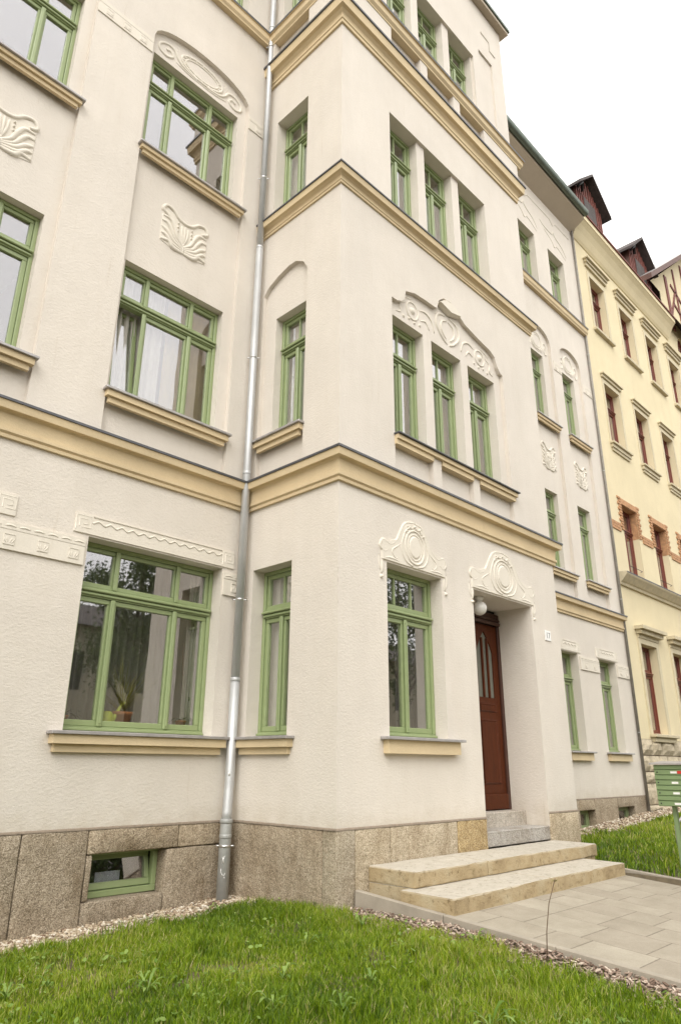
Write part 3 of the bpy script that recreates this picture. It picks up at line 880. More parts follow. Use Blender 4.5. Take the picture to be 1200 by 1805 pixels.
def lunette(a, b, z0, zp, mp, d, small=False):
    """oval with scrolls filling the arch over a second floor window"""
    mb = MB(); c = (a + b) / 2; W = (b - a) / 2; H = zp - z0
    U = lambda x, z: (c + x * W, z0 + z * H)
    stroke(mb, mp, oval(*U(0, 0.46), W * 0.36, H * 0.27, 24), 0.03, 0.02, d, closed=True, sub=1)
    stroke(mb, mp, oval(*U(0, 0.46), W * 0.45, H * 0.37, 24), 0.045, 0.028, d, closed=True, sub=1)
    for k in range(16):
        q = k * 6.283 / 16
        dot(mb, mp, *U(0.405 * math.cos(q), 0.46 + 0.32 * math.sin(q)), 0.018, 0.014, d)
    for s_ in (-1, 1):
        stroke(mb, mp, [U(s_ * 0.1, 0.06), U(s_ * 0.36, 0.12), U(s_ * 0.52, 0.3), U(s_ * 0.6, 0.52), U(s_ * 0.76, 0.55), U(s_ * 0.9, 0.36), U(s_ * 0.88, 0.14), U(s_ * 0.74, 0.06), U(s_ * 0.62, 0.2), U(s_ * 0.68, 0.36), U(s_ * 0.76, 0.3)], 0.045, 0.03, d, taper=False)
        stroke(mb, mp, [U(0, 0.0), U(s_ * 0.3, 0.03), U(s_ * 0.55, 0.12)], 0.03, 0.02, d)
        if not small:
            for k in range(5): stroke(mb, mp, [U(s_ * (0.5 + k * 0.055), 0.62 - k * 0.04), U(s_ * (0.52 + k * 0.055), 0.74 - k * 0.05)], 0.02, 0.015, d, sub=1)
    return mb.build('relief_ornament', M['relief'], house)
lunette(-2.0, -0.42, 10.47, 10.93, back, ND)
lunette(-4.5, -2.9, 10.47, 10.93, back, ND)
for a, b in rc: lunette(a, b + 0.28, 10.53, 11.15, back, ND, True)

def leaf_block(mb, mp, u, z, s_, d):
    slab(mb, mp, [(u - s_, z - s_), (u + s_, z - s_), (u + s_, z + s_), (u - s_, z + s_)], 0.006, d, 0.004)
    stroke(mb, mp, [(u - s_ * 0.9, z + s_ * 0.85), (u + s_ * 0.9, z + s_ * 0.85)], s_ * 0.3, 0.016, d, sub=1, taper=False)
    for q in (-1, 1):
        stroke(mb, mp, [(u, z - s_ * 0.8), (u + q * s_ * 0.35, z - s_ * 0.1), (u + q * s_ * 0.4, z + s_ * 0.5)], s_ * 0.3, 0.02, d, sub=2)
        stroke(mb, mp, [(u + q * s_ * 0.2, z - s_ * 0.8), (u + q * s_ * 0.7, z - s_ * 0.3), (u + q * s_ * 0.9, z + s_ * 0.3)], s_ * 0.32, 0.02, d, sub=2)
    stroke(mb, mp, [(u - s_ * 0.3, z + s_ * 0.1), (u + s_ * 0.3, z + s_ * 0.1)], s_ * 0.25, 0.018, d, sub=1)

def frieze(u0, u1, z0, z1, blocks, mp, scallop=True, proud=0.022):
    mb = MB()
    slab(mb, mp, rect(u0, u1, z0, z1), proud, 0, 0.003)
    h = z1 - z0; zc = z0 + h * 0.36; s_ = h * 0.2
    for u in blocks: leaf_block(mb, mp, u, zc, s_, -proud)
    stroke(mb, mp, [(u0, z0 + h * 0.72), (u1, z0 + h * 0.72)], 0.012, 0.006, -proud, sub=1, taper=False)
    if scallop:
        n = max(2, int((u1 - u0) / 0.135))
        for k in range(n):
            a = u0 + (k + 0.12) * (u1 - u0) / n; b = u0 + (k + 0.88) * (u1 - u0) / n
            stroke(mb, mp, [(a, z0 + h * 0.84), ((a + b) / 2, z0 + h * 0.88), (b, z0 + h * 0.84)], 0.022, 0.014, -proud)
    return mb.build('frieze', M['relief'], house)
frieze(-2.84 - 0.15, -2.035, 3.045, 3.315, [-2.78, -2.46, -2.15][::1], back)
frieze(-5.4, -4.64, 3.045, 3.315, [-5.2, -4.9], back)
frieze(-0.305, -0.02, 3.045, 3.315, [-0.14], back)
frieze(-2.835, -2.04, 10.26, 10.5, [-2.68, -2.43, -2.19], back, False, 0.014)
frieze(-0.38, -0.05, 10.26, 10.5, [-0.2], back, False, 0.014)
frieze(8.72, 9.58, 3.05, 3.32, [8.95, 9.35], back)
frieze(10.48, XR - 0.03, 3.05, 3.32, [10.65, 10.95], back)
frieze(9.05, 9.45, 10.26, 10.5, [9.15, 9.35], back, False, 0.014)
frieze(10.6, XR - 0.03, 10.26, 10.5, [10.75, 10.98], back, False, 0.014)
frieze(7.3, 7.85, 10.26, 10.5, [7.5], back, False, 0.014)

def hood(u0, u1, mp, z0=3.38, z1=3.565):
    """flat band with a wavy line and a rope over a ground floor window"""
    mb = MB()
    slab(mb, mp, rect(u0, u1, z0, z1 + 0.02), 0.014, 0, 0.004)
    e = 0.17
    for a, b in ((u0 + 0.012, u0 + e), (u1 - e, u1 - 0.012)):
        for k in range(2):
            g = 0.035 * k
            stroke(mb, mp, [(a + g, z0 + 0.03 + g), (a + g, z1 - g), (b - g, z1 - g), (b - g, z0 + 0.06 + g), (a + 0.06 + g * 0.5, z0 + 0.06 + g)], 0.014, 0.008, -0.014, sub=1, taper=False)
    n = max(4, int((u1 - u0 - 2 * e) / 0.065))
    A, B = u0 + e + 0.02, u1 - e - 0.02
    stroke(mb, mp, [(A, z1 + 0.004), (B, z1 + 0.004)], 0.016, 0.02, -0.01, sub=1, taper=False)
    stroke(mb, mp, [(A + (B - A) * k / n, z1 - 0.05 + (0.016 if k % 2 else -0.016)) for k in range(n + 1)], 0.022, 0.018, -0.012, sub=4, taper=False)
    m = int((B - A) / 0.042)
    for k in range(m):
        x = A + (B - A) * (k + 0.5) / m
        stroke(mb, mp, [(x - 0.016, z0 + 0.045), (x + 0.016, z0 + 0.07)], 0.02, 0.014, -0.012, sub=1)
    return mb.build('window_hood', M['relief'], house)
hood(-2.175, -0.16, back)
hood(-4.80, -2.755, back)
hood(7.86, 8.78, back); hood(9.50, 10.58, back)

def cartouche(u0, u1, zb, zp, mp, ear):
    """swelling gable ornament with an oval medallion"""
    mb = MB(); c = (u0 + u1) / 2; W = (u1 - u0) / 2; H = zp - zb
    U = lambda x, z: (c + x * W, zb + z * H)
    base = [U(-1.0, 0.0), U(1.0, 0.0), U(1.02, 0.42), U(0.8, 0.42), U(0.58, 0.5), U(0.45, 0.72), U(0.3, 0.94), U(0.0, 1.0), U(-0.3, 0.94), U(-0.45, 0.72), U(-0.58, 0.5), U(-0.8, 0.42), U(-1.02, 0.42)]
    slab(mb, mp, base, 0.018, 0, 0.02)
    for s_ in (-1, 1):
        stroke(mb, mp, [U(0, 0.99), U(s_ * 0.26, 0.93), U(s_ * 0.42, 0.72), U(s_ * 0.54, 0.5), U(s_ * 0.74, 0.36), U(s_ * 0.95, 0.42), U(s_ * 1.03, 0.28), U(s_ * 0.93, 0.18), U(s_ * 0.82, 0.24)], 0.035, 0.035, 0, taper=False)
        stroke(mb, mp, [U(s_ * 0.05, 0.86), U(s_ * 0.24, 0.8), U(s_ * 0.36, 0.6), U(s_ * 0.42, 0.36), U(s_ * 0.3, 0.12), U(s_ * 0.08, 0.04)], 0.03, 0.03, -0.01, taper=False)
        stroke(mb, mp, [U(s_ * 0.36, 0.5), U(s_ * 0.52, 0.38), U(s_ * 0.7, 0.24), U(s_ * 0.6, 0.1), U(s_ * 0.48, 0.18)], 0.03, 0.03, -0.008)
        stroke(mb, mp, [U(s_ * 0.45, 0.05), U(s_ * 0.7, 0.08), U(s_ * 0.95, 0.05)], 0.035, 0.025, -0.01)
        stroke(mb, mp, [U(s_ * 0.5, 0.3), U(s_ * 0.62, 0.46)], 0.025, 0.02, -0.012, sub=1)
        stroke(mb, mp, scroll(*U(s_ * 0.2, 0.83), 0.05, 1.2, 0, s_), 0.018, 0.02, -0.014)
        for k in range(3): stroke(mb, mp, [U(s_ * (0.66 + k * 0.1), 0.13), U(s_ * (0.72 + k * 0.1), 0.2 + 0.02 * k)], 0.02, 0.02, -0.012, sub=1)
        # small drop at the side of the opening
        stroke(mb, mp, [U(s_ * 0.97, 0.02), (c + s_ * (W * 0.97), zb - ear * 0.5), (c + s_ * (W * 0.99), zb - ear)], 0.05, 0.022, 0)
        stroke(mb, mp, [U(s_ * 1.06, 0.1), (c + s_ * (W * 1.05), zb - ear * 0.4), (c + s_ * (W * 1.02), zb - ear * 0.8)], 0.03, 0.018, 0)
        dot(mb, mp, c + s_ * (W * 1.0), zb - ear - 0.04, 0.025, 0.03)
    stroke(mb, mp, oval(*U(0, 0.45), W * 0.3, H * 0.36, 22), 0.03, 0.028, -0.014, closed=True, sub=1)
    stroke(mb, mp, oval(*U(0, 0.45), W * 0.22, H * 0.28, 22), 0.022, 0.02, -0.014, closed=True, sub=1)
    slab(mb, mp, oval(*U(0, 0.45), W * 0.19, H * 0.25, 18), 0.014, -0.016, 0.02)
    for k in range(5):
        q = R(40 + 25 * k)
        dot(mb, mp, *U(0.36 * math.cos(q), 0.48 + 0.42 * math.sin(q)), 0.02, 0.025, -0.016)
    return mb.build('relief_ornament', M['relief'], house)
cartouche(0.69, 1.90, 3.375, 3.955, front, 0.16)
cartouche(2.48, 4.06, 3.37, 4.01, front, 0.15)

# ornament over the first floor triple window
mb = MB()
stroke(mb, front, oval(1.50, 7.17, 0.13, 0.14, 16), 0.03, 0.025, 0.06, closed=True, sub=1)
dot(mb, front, 1.50, 7.17, 0.06, 0.03, 0.06)
dot(mb, front, 3.17, 7.17, 0.06, 0.03, 0.06)
stroke(mb, front, oval(3.17, 7.17, 0.13, 0.13, 16), 0.03, 0.025, 0.06, closed=True, sub=1)
for s_, c in ((-1, 1.50), (1, 3.17)):
    stroke(mb, front, [(c + s_ * 0.16, 7.24), (c + s_ * 0.28, 7.16), (c + s_ * 0.26, 7.04), (c + s_ * 0.36, 7.0)], 0.035, 0.025, 0.06)
    stroke(mb, front, [(c - s_ * 0.16, 7.26), (c - s_ * 0.3, 7.3), (c - s_ * 0.45, 7.22), (c - s_ * 0.5, 7.06)], 0.04, 0.028, 0.06)
    stroke(mb, front, [(c - s_ * 0.18, 7.1), (c - s_ * 0.3, 7.14), (c - s_ * 0.38, 7.04)], 0.035, 0.025, 0.06)
    stroke(mb, front, [(c, 7.36), (c + s_ * 0.15, 7.33), (c + s_ * 0.25, 7.28)], 0.03, 0.02, 0.06)
    for k in range(4): dot(mb, front, c + s_ * (0.2 - k * 0.12), 6.99 + 0.02 * (k % 2), 0.025, 0.02, 0.06)
for s_ in (-1, 1):
    stroke(mb, front, [(2.34 + s_ * 0.05, 7.5), (2.34 + s_ * 0.24, 7.44), (2.34 + s_ * 0.28, 7.25), (2.34 + s_ * 0.14, 7.08), (2.34 + s_ * 0.03, 7.02)], 0.05, 0.04, 0.06)
    stroke(mb, front, [(2.34 + s_ * 0.02, 7.42), (2.34 + s_ * 0.14, 7.36), (2.34 + s_ * 0.16, 7.22), (2.34 + s_ * 0.05, 7.1)], 0.04, 0.035, 0.06)
slab(mb, front, [(2.06, 7.60), (2.34, 7.52), (2.62, 7.60), (2.52, 7.70), (2.36, 7.74), (2.2, 7.72)], 0.08, 0.05, 0.03)
mb.build('relief_ornament', M['relief'], house)
mb = MB()
stroke(mb, front, [(4.0, 15.2), (4.3, 15.2), (4.3, 14.95), (4.5, 14.95)], 0.04, 0.03, 0, sub=1, taper=False)
mb.build('relief_ornament', M['relief'], house)
# curved plaster lines over the third floor windows of the right wing
for a, b in rc:
    mb = MB(); c = (a + b) / 2 + 0.05
    stroke(mb, back, [(a - 0.3, 14.95), (a - 0.1, 14.86), (c - 0.1, 14.85), (c, 14.98), (c + 0.1, 14.85), (b + 0.15, 14.7), (b + 0.35, 14.5)], 0.05, 0.03, 0)
    stroke(mb, back, [(a - 0.1, 14.75), (c - 0.15, 14.6), (c, 14.45), (c + 0.15, 14.55), (b + 0.3, 14.38)], 0.04, 0.025, 0)
    mb.build('relief_ornament', M['relief'], house)
mb = MB()
stroke(mb, back, [(7.0, 15.35), (8.3, 15.35), (8.45, 15.2), (8.6, 15.35), (9.8, 15.35), (9.95, 15.2), (10.1, 15.35), (10.9, 15.35)], 0.04, 0.025, 0, sub=1, taper=False)
mb.build('relief_ornament', M['relief'], house)

# ------------------------------------------------------------------ granite plinth
plinth = part('plinth', house)
def ground_left(x, y):
    k = max(0.0, min(1.0, (x + 0.5) / 0.7))
    h = -0.10 + 0.075 * min(y + 1.0, 0) + 0.035 * min(x, 0) - 0.035 * max(y, 0)
    return h + k * 0.03 + k * 0.03 * max(0.0, min(1.0, (-0.6 - y) / 1.2))
def blk(x0, x1, y0, y1, z0, z1, mat, b=0.013):
    g = 0.004
    bm = bmesh.new(); bmesh.ops.create_cube(bm, size=1)
    for q in bm.verts: q.co = Vector(((x0 + x1) / 2 + q.co.x * (x1 - x0 - 2 * g), (y0 + y1) / 2 + q.co.y * (y1 - y0), (z0 + z1) / 2 + q.co.z * (z1 - z0 - 2 * g)))
    bmesh.ops.bevel(bm, geom=bm.edges[:], offset=b, segments=2, affect='EDGES', profile=0.5)
    for ax, lo, hi in ((0, x0, x1), (1, y0, y1), (2, max(z0, -0.35), z1)):
        for k in range(1, max(1, int((hi - lo) / 0.11))):
            co = [0, 0, 0]; no = [0, 0, 0]; co[ax] = lo + k * 0.11; no[ax] = 1
            bmesh.ops.bisect_plane(bm, geom=bm.verts[:] + bm.edges[:] + bm.faces[:], plane_co=co, plane_no=no)
    for v in bm.verts:
        e = min(v.co.x - x0, x1 - v.co.x) < b * 1.1 or min(v.co.z - z0, z1 - v.co.z) < b * 1.1
        k = 0.0035 if e else 0.0022
        v.co += Vector((random.uniform(-1, 1) * k * 0.7, random.uniform(-1, 1) * k, random.uniform(-1, 1) * k * 0.7))
    for f in bm.faces: f.smooth = True
    me = bpy.data.meshes.new('granite_block'); bm.to_mesh(me); bm.free(); me.materials.append(mat)
    o = link('granite_block', me, plinth)
    return o
G, GL, GY = M['granite'], M['granite_light'], M['granite_yellow']
PF = 0.012
yb0, yb1 = S - PF, S + 0.25
BZ = -0.7
bw = (-1.555, -0.775, 0.0, 0.385)          # cellar window left
blk(-1.62, -0.645, yb0, yb1, bw[3], PL, G)
blk(bw[1], -0.0 - 0.02, yb0 + 0.004, yb1, BZ, bw[3], G)
blk(-0.645, -0.02, yb0 + 0.002, yb1, bw[3], PL, G)
blk(-1.62, bw[1], yb0 + 0.003, yb1, BZ, bw[2], G)
blk(-1.62, bw[0], yb0 + 0.001, yb1, bw[2], bw[3], G)
x = -1.62
for wd_ in (0.62, 1.1, 0.95, 1.2, 0.9, 1.25, 1.2):
    blk(x - wd_, x, yb0, yb1, BZ, PL, G, 0.014); x -= wd_
# flank
blk(-PF, 0.25, 0.175, S - PF, BZ, PL, G)
blk(-PF, 0.25, -PF, 0.175, BZ, PL, GL)
blk(0.25, 0.766, -PF, 0.25, BZ, PL, GL); blk(0.766, 1.91, -PF, 0.25, BZ, PL, GL); blk(1.91, 2.505, -PF, 0.25, BZ, PL, GY)
blk(3.99, BX + PF, -PF, 0.25, BZ, PL, GL)
blk(3.992, 4.25, 0.252, 0.50, 0.44, PL, GL)
blk(BX - 0.24, BX + PF, 0.25, S - PF, BZ, PL, G)
rw = [(8.05, 8.68), (9.69, 10.50)]
blk(BX, 7.0, yb0, yb1, BZ, PL, G)
blk(7.0, 8.05, yb0, yb1, BZ, PL, G); blk(8.05, 8.68, yb0, yb1, 0.405, PL, G); blk(8.68, 9.69, yb0, yb1, BZ, PL, G)
blk(9.69, 10.5, yb0, yb1, 0.41, PL, G); blk(10.5, XR, yb0, yb1, BZ, PL, G)
blk(8.05, 8.68, yb0, yb1, BZ, 0.02, G); blk(9.69, 10.5, yb0, yb1, BZ, 0.06, G)
mb = MB()
mb.box(0.02, 2.49, 0.02, 0.24, BZ, PL - 0.02); mb.box(4.0, BX - 0.02, 0.02, 0.24, BZ, PL - 0.02); mb.box(0.02, 0.24, 0.24, S, BZ, PL - 0.02)
mb.build('mortar_bed', M['mortar'], plinth)
# mortar fillet between plinth and stucco
mb = MB(); sweep([(XL, S), (0, S), (0, 0), (2.505, 0)], [(0.0, PL - 0.006), (0.013, PL - 0.004), (0.011, PL + 0.006), (0.0, PL + 0.018)], M['mortar'], 'mortar_joint', plinth, caps=False)
sweep([(3.99, 0), (BX, 0), (BX, S), (XR, S)], [(0.0, PL - 0.006), (0.013, PL - 0.004), (0.011, PL + 0.006), (0.0, PL + 0.018)], M['mortar'], 'mortar_joint', plinth, caps=False)
# cellar windows
def cellar(x0, x1, z0, z1, tilt=0.0):
    w_ = part('cellar_window', house, (x0, S, z0))
    wd, ht = x1 - x0, z1 - z0; y = 0.14; F = 0.05
    mb = MB()
    mb.bbox(0, wd, y, y + 0.07, 0.0, 0.055, 0.005); mb.bbox(0, wd, y, y + 0.07, ht - F * 0.5, ht, 0.005)
    mb.bbox(0, F, y + 0.001, y + 0.069, 0.055, ht - F * 0.5, 0.005); mb.bbox(wd - F, wd, y + 0.001, y + 0.069, 0.055, ht - F * 0.5, 0.005)
    mb.build('frame', M['green'], w_)
    sash(w_, F, wd - F, 0.06, ht - F * 0.5, M['green'], y + 0.005, 0.05, tilt=tilt)
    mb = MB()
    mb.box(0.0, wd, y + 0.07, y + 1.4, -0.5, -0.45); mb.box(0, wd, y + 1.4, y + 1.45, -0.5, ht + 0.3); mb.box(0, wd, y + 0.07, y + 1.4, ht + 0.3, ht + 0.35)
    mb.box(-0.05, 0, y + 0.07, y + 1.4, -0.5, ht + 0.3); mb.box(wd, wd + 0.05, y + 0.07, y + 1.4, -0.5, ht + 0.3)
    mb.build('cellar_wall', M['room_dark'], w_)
cellar(*bw, tilt=R(12))
cellar(rw[0][0], rw[0][1], 0.02, 0.405); cellar(rw[1][0], rw[1][1], 0.06, 0.41)
mb = MB(); mb.box(-1.38, -1.12, S + 0.245, S + 0.25, 0.04, 0.20)
tag(mb.build('paper_sheet', M['paper']), 'white paper sheet leaning behind the cellar window', 'paper')

# ------------------------------------------------------------------ entrance door
door = part('door', house, (0, 0, 0))
yd = 0.55
mb = MB()
mb.bbox(2.505, 2.60, yd, yd + 0.08, 0.62, 3.30, 0.006); mb.bbox(3.93, 3.99, yd, yd + 0.08, 0.62, 3.30, 0.006)
mb.bbox(2.60, 3.93, yd, yd + 0.08, 3.16, 3.30, 0.006)
mb.bbox(2.58, 3.95, yd - 0.05, yd, 3.12, 3.17, 0.012); mb.bbox(2.55, 3.97, yd - 0.03, yd, 3.18, 3.22, 0.01)
mb.build('door_frame', M['door_dark'], door)
def leaf(x0, x1):
    mb = MB(); c = (x0 + x1) / 2; gx0, gx1 = x0 + 0.13, x1 - 0.13; g0, gs, gp = 2.085, 2.72, 3.02
    h = (gx1 - gx0) / 2
    hole = [(gx0, g0), (gx1, g0), (gx1, gs)] + [(c + h * (1 - t) , gs + (gp - gs) * (t ** 0.75)) for t in (0.2, 0.4, 0.6, 0.8)] + [(c, gp)] + [(c - h * t, gs + (gp - gs) * ((1 - t) ** 0.75)) for t in (0.2, 0.4, 0.6, 0.8)] + [(gx0, gs)]
    face(mb, front, rect(x0 + 0.002, x1 - 0.002, 0.83, 3.118), [hole], yd + 0.03)
    strip(mb, front, hole, yd + 0.03, yd + 0.055)
    # two framed panels
    for (a, b) in ((0.93, 1.80), (1.87, 2.02)):
        for k, (ins, dy) in enumerate(((0.12, 0.0), (0.15, 0.012))):
            q = rect(x0 + ins, x1 - ins, a + ins * 0.2, b - ins * 0.2)
            n = 4
            stroke(mb, front, [q[0], q[1]], 0.02, 0.012, yd + 0.03, sub=1, taper=False); stroke(mb, front, [q[2], q[3]], 0.02, 0.012, yd + 0.03, sub=1, taper=False)
            stroke(mb, front, [q[1], q[2]], 0.02, 0.012, yd + 0.03, sub=1, taper=False); stroke(mb, front, [q[3], q[0]], 0.02, 0.012, yd + 0.03, sub=1, taper=False)
    for t in (1 / 3, 2 / 3):
        xb = gx0 + (gx1 - gx0) * t
        zt = gs + (gp - gs) * ((1 - abs(xb - c) / h) ** 0.75) - 0.02
        mb.bbox(xb - 0.014, xb + 0.014, yd + 0.015, yd + 0.05, g0, zt, 0.004)
    mb.bbox(x0 + 0.01, x1 - 0.01, yd - 0.005, yd + 0.028, 0.635, 0.825, 0.008)
    mb.box(x0 + 0.004, x1 - 0.004, yd + 0.028, yd + 0.04, 0.62, 0.829)
    mb.build('door_leaf', M['door'], door)
    p = MB(); face(p, front, hole, [], yd + 0.045); p.build('pane', M['door_glass'], door)
leaf(2.602, 3.262); leaf(3.268, 3.928)
mb = MB(); mb.bbox(3.245, 3.285, yd + 0.0, yd + 0.03, 0.84, 3.11, 0.008); mb.build('door_astragal', M['door'], door)
mb = MB(); mb.tube([(3.2, yd + 0.02, 1.6), (3.2, yd - 0.04, 1.6), (3.2, yd - 0.05, 1.52), (3.2, yd - 0.05, 1.38), (3.2, yd - 0.04, 1.3), (3.2, yd + 0.02, 1.3)], 0.011); mb.build('handle', M['bright_metal'], door)
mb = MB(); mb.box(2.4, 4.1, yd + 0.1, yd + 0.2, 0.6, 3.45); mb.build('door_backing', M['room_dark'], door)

# inner granite steps in the doorway
t = thing('inner_step', 'lower grey granite step inside the entrance recess', 'step', (0, 0, 0), group='grey granite steps in the doorway')
MB().bbox(2.51, 3.985, 0.004, 0.33, 0.285, 0.448, 0.008).build('step_stone', M['granite_grey'], t)
t = thing('inner_step', 'upper grey granite step directly under the brown door', 'step', (0, 0, 0), group='grey granite steps in the doorway')
MB().bbox(2.51, 3.985, 0.335, 0.70, 0.30, 0.622, 0.008).build('step_stone', M['granite_grey'], t)
# outer sandstone steps
def rough_step(name, label, x0, x1, y0, y1, z0, z1, joint, seed):
    t = thing(name, label, 'step', (0, 0, 0), group='sandstone steps before the entrance')
    rs = random.Random(seed)
    for a, b in ((x0, joint), (joint, x1)):
        bm = bmesh.new(); bmesh.ops.create_cube(bm, size=1)
        for q in bm.verts: q.co = Vector(((a + b) / 2 + q.co.x * (b - a - 0.008), (y0 + y1) / 2 + q.co.y * (y1 - y0), (z0 + z1) / 2 + q.co.z * (z1 - z0)))
        bmesh.ops.bevel(bm, geom=bm.edges[:], offset=0.016, segments=2, affect='EDGES', profile=0.6)
        n = max(1, int((b - a) / 0.12))
        for k in range(1, n):
            xx = a + (b - a) * k / n
            geom = bm.verts[:] + bm.edges[:] + bm.faces[:]
            bmesh.ops.bisect_plane(bm, geom=geom, plane_co=(xx, 0, 0), plane_no=(1, 0, 0))
        for q in bm.verts:
            q.co.x += rs.uniform(-0.002, 0.002)
            if q.co.z > z1 - 0.03: q.co.z += rs.uniform(-0.003, 0.001) - (0.003 if q.co.y < y0 + 0.03 else 0) * (1 + math.sin(q.co.x * 2.1))
            if q.co.y < y0 + 0.03: q.co.y += rs.uniform(-0.003, 0.003)
        me = bpy.data.meshes.new('step_stone'); bm.to_mesh(me); bm.free()
        me.materials.append(M['step'])
        link('step_stone', me, t)
    return t
rough_step('outer_step', 'upper worn sandstone step below the doorway', 0.42, 4.045, -0.585, -0.016, 0.138, 0.281, 1.6, 3)
rough_step('outer_step', 'lowest worn sandstone step on the paved path', 0.30, 3.70, -1.07, -0.50, -0.02, 0.137, 1.97, 4)
t = thing('step_footing', 'rough stone footing under the left end of the entrance steps', 'footing', (0, 0, 0))
MB().bbox(0.43, 4.0, -0.57, -0.018, -0.2, 0.1375, 0.003).build('footing_stone', M['step'], t)

# ------------------------------------------------------------------ lamp, number plate
lamp = thing('globe_lamp', 'white opal globe lamp hanging under the doorway lintel', 'lamp', (2.955, 0.2, 3.353))
mb = MB(); mb.lathe([(0.0, 0.0), (0.062, 0.0), (0.062, -0.025), (0.045, -0.045), (0.04, -0.07), (0.0, -0.07)], n=20); mb.build('lamp_mount', M['white'], lamp)
mb = MB(); mb.lathe([(0.098 * math.sin(q), -0.155 - 0.098 * math.cos(q)) for q in [math.pi * k / 16 for k in range(17)]], n=28); mb.build('lamp_globe', M['globe'], lamp)
pl = thing('number_plate', 'small white enamel house number plate right of the entrance', 'sign', (4.40, -0.001, 2.985))
MB().bbox(-0.085, 0.085, -0.012, 0, -0.075, 0.075, 0.004).build('plate', M['white'], pl)
def text(body, size, loc, rot, mat, parent=None, name='lettering', ext=0.001):
    cu = bpy.data.curves.new(name, 'FONT'); cu.body = body; cu.size = size; cu.extrude = ext; cu.align_x = 'CENTER'; cu.align_y = 'CENTER'
    o = bpy.data.objects.new(name, cu); col.objects.link(o)
    me = bpy.data.meshes.new_from_object(o.evaluated_get(bpy.context.evaluated_depsgraph_get()))
    bpy.data.objects.remove(o)
    me.materials.clear(); me.materials.append(mat)
    o = link(name, me, parent, loc); o.rotation_euler = rot
    return o
text('17', 0.12, (0, -0.0135, 0), (R(90), 0, 0), M['print'], pl)

# ------------------------------------------------------------------ rain pipe
pipe = thing('downpipe', 'silver zinc downpipe in the corner between main wall and bay', 'downpipe', (0, 0, 0))
px, py = -0.115, S - 0.10
mb = MB()
mb.tube([(px, py, 15.9), (px, py, 8.1)], 0.046, 16)
mb.build('pipe_section', M['pipe'], pipe)
mb = MB(); mb.tube([(px, py, 8.12), (px, py, 2.05)], 0.050, 16); mb.build('pipe_section', M['pipe'], pipe)
mb = MB(); mb.tube([(px, py, 2.08), (px, py, 0.98), (px - 0.012, py - 0.012, 0.90), (px - 0.04, py - 0.04, 0.70), (px - 0.05, py - 0.05, 0.60)], 0.053, 16); mb.build('pipe_section', M['pipe'], pipe)
qx, qy = px - 0.05, py - 0.05
mb = MB(); mb.tube([(qx, qy, 0.62), (qx, qy, 0.60), (qx, qy, -0.35)], [0.058, 0.062, 0.062], 18); mb.build('standpipe', M['pipe_low'], pipe)
for z, r_, mt in ((2.08, 0.058, 'pipe'), (8.12, 0.053, 'pipe'), (4.62, 0.054, 'pipe'), (0.615, 0.068, 'pipe_low'), (0.47, 0.066, 'pipe_low'), (12.6, 0.052, 'pipe')):
    cx, cy = (qx, qy) if z < 1 else (px, py)
    mb = MB(); mb.tube([(cx, cy, z - 0.02), (cx, cy, z - 0.012), (cx, cy, z + 0.012), (cx, cy, z + 0.02)], [r_ * 0.96, r_, r_, r_ * 0.96], 18); mb.build('pipe_collar', M[mt], pipe)
for z in (0.38, 3.0, 6.3, 9.4, 12.15):
    cx, cy, r_ = (qx, qy, 0.066) if z < 1 else (px, py, 0.054)
    mb = MB(); mb.tube([(cx, cy, z - 0.011), (cx, cy, z + 0.011)], r_, 18)
    for s_ in (-1, 1):
        v = Vector((1, -1, 0)).normalized() * s_
        p = Vector((cx, cy, z)) + v * r_
        mb.tube([p - v * 0.01, p + v * 0.03], 0.009, 8)
    mb.tube([(cx, cy, z), (cx + 0.06, cy + 0.08, z)], 0.006, 6)
    mb.build('pipe_clamp', M['bright_metal'], pipe)
# chalk-like scratched mark on the standpipe
mb = MB()
v = Vector((-0.72, -0.69, 0)); s_ = Vector((0.69, -0.72, 0))
def onp(a, z): 
    q = a / 0.062
    return Vector((qx, qy, z)) + (v * math.cos(q) + s_ * math.sin(q)) * 0.0635
mb.tube([onp(-0.022, 0.17), onp(-0.018, 0.14), onp(0.0, 0.115), onp(0.018, 0.11), onp(0.026, 0.13)], 0.003, 5)
mb.tube([onp(-0.012, 0.22), onp(0.012, 0.29)], 0.003, 5); mb.tube([onp(0.012, 0.22), onp(-0.008, 0.28)], 0.003, 5)
mb.tube([onp(0.02, 0.10), onp(0.024, 0.08)], 0.004, 5)
mb.build('scratch_mark', M['white'], pipe)
mb = MB(); mb.tube([Vector((px, py, 1.10)) + v * 0.052, Vector((px, py, 1.08)) + v * 0.0535, Vector((px, py, 1.06)) + v * 0.052], [0.008, 0.014, 0.006], 8); mb.build('paint_dab', M['white'], pipe)

pipe2 = thing('downpipe', 'thin grey downpipe at the joint between the cream and the yellow house', 'downpipe', (0, 0, 0))
mb = MB(); mb.tube([(11.11, S - 0.05, 15.75), (11.11, S - 0.05, 0.05)], 0.03, 12); mb.build('pipe_section', M['pipe_dark'], pipe2)
for z in (1.9, 4.9, 8.2, 11.6):
    mb = MB(); mb.tube([(11.11, S - 0.05, z - 0.01), (11.11, S - 0.05, z + 0.01)], 0.036, 12); mb.build('pipe_clamp', M['pipe_low'], pipe2)

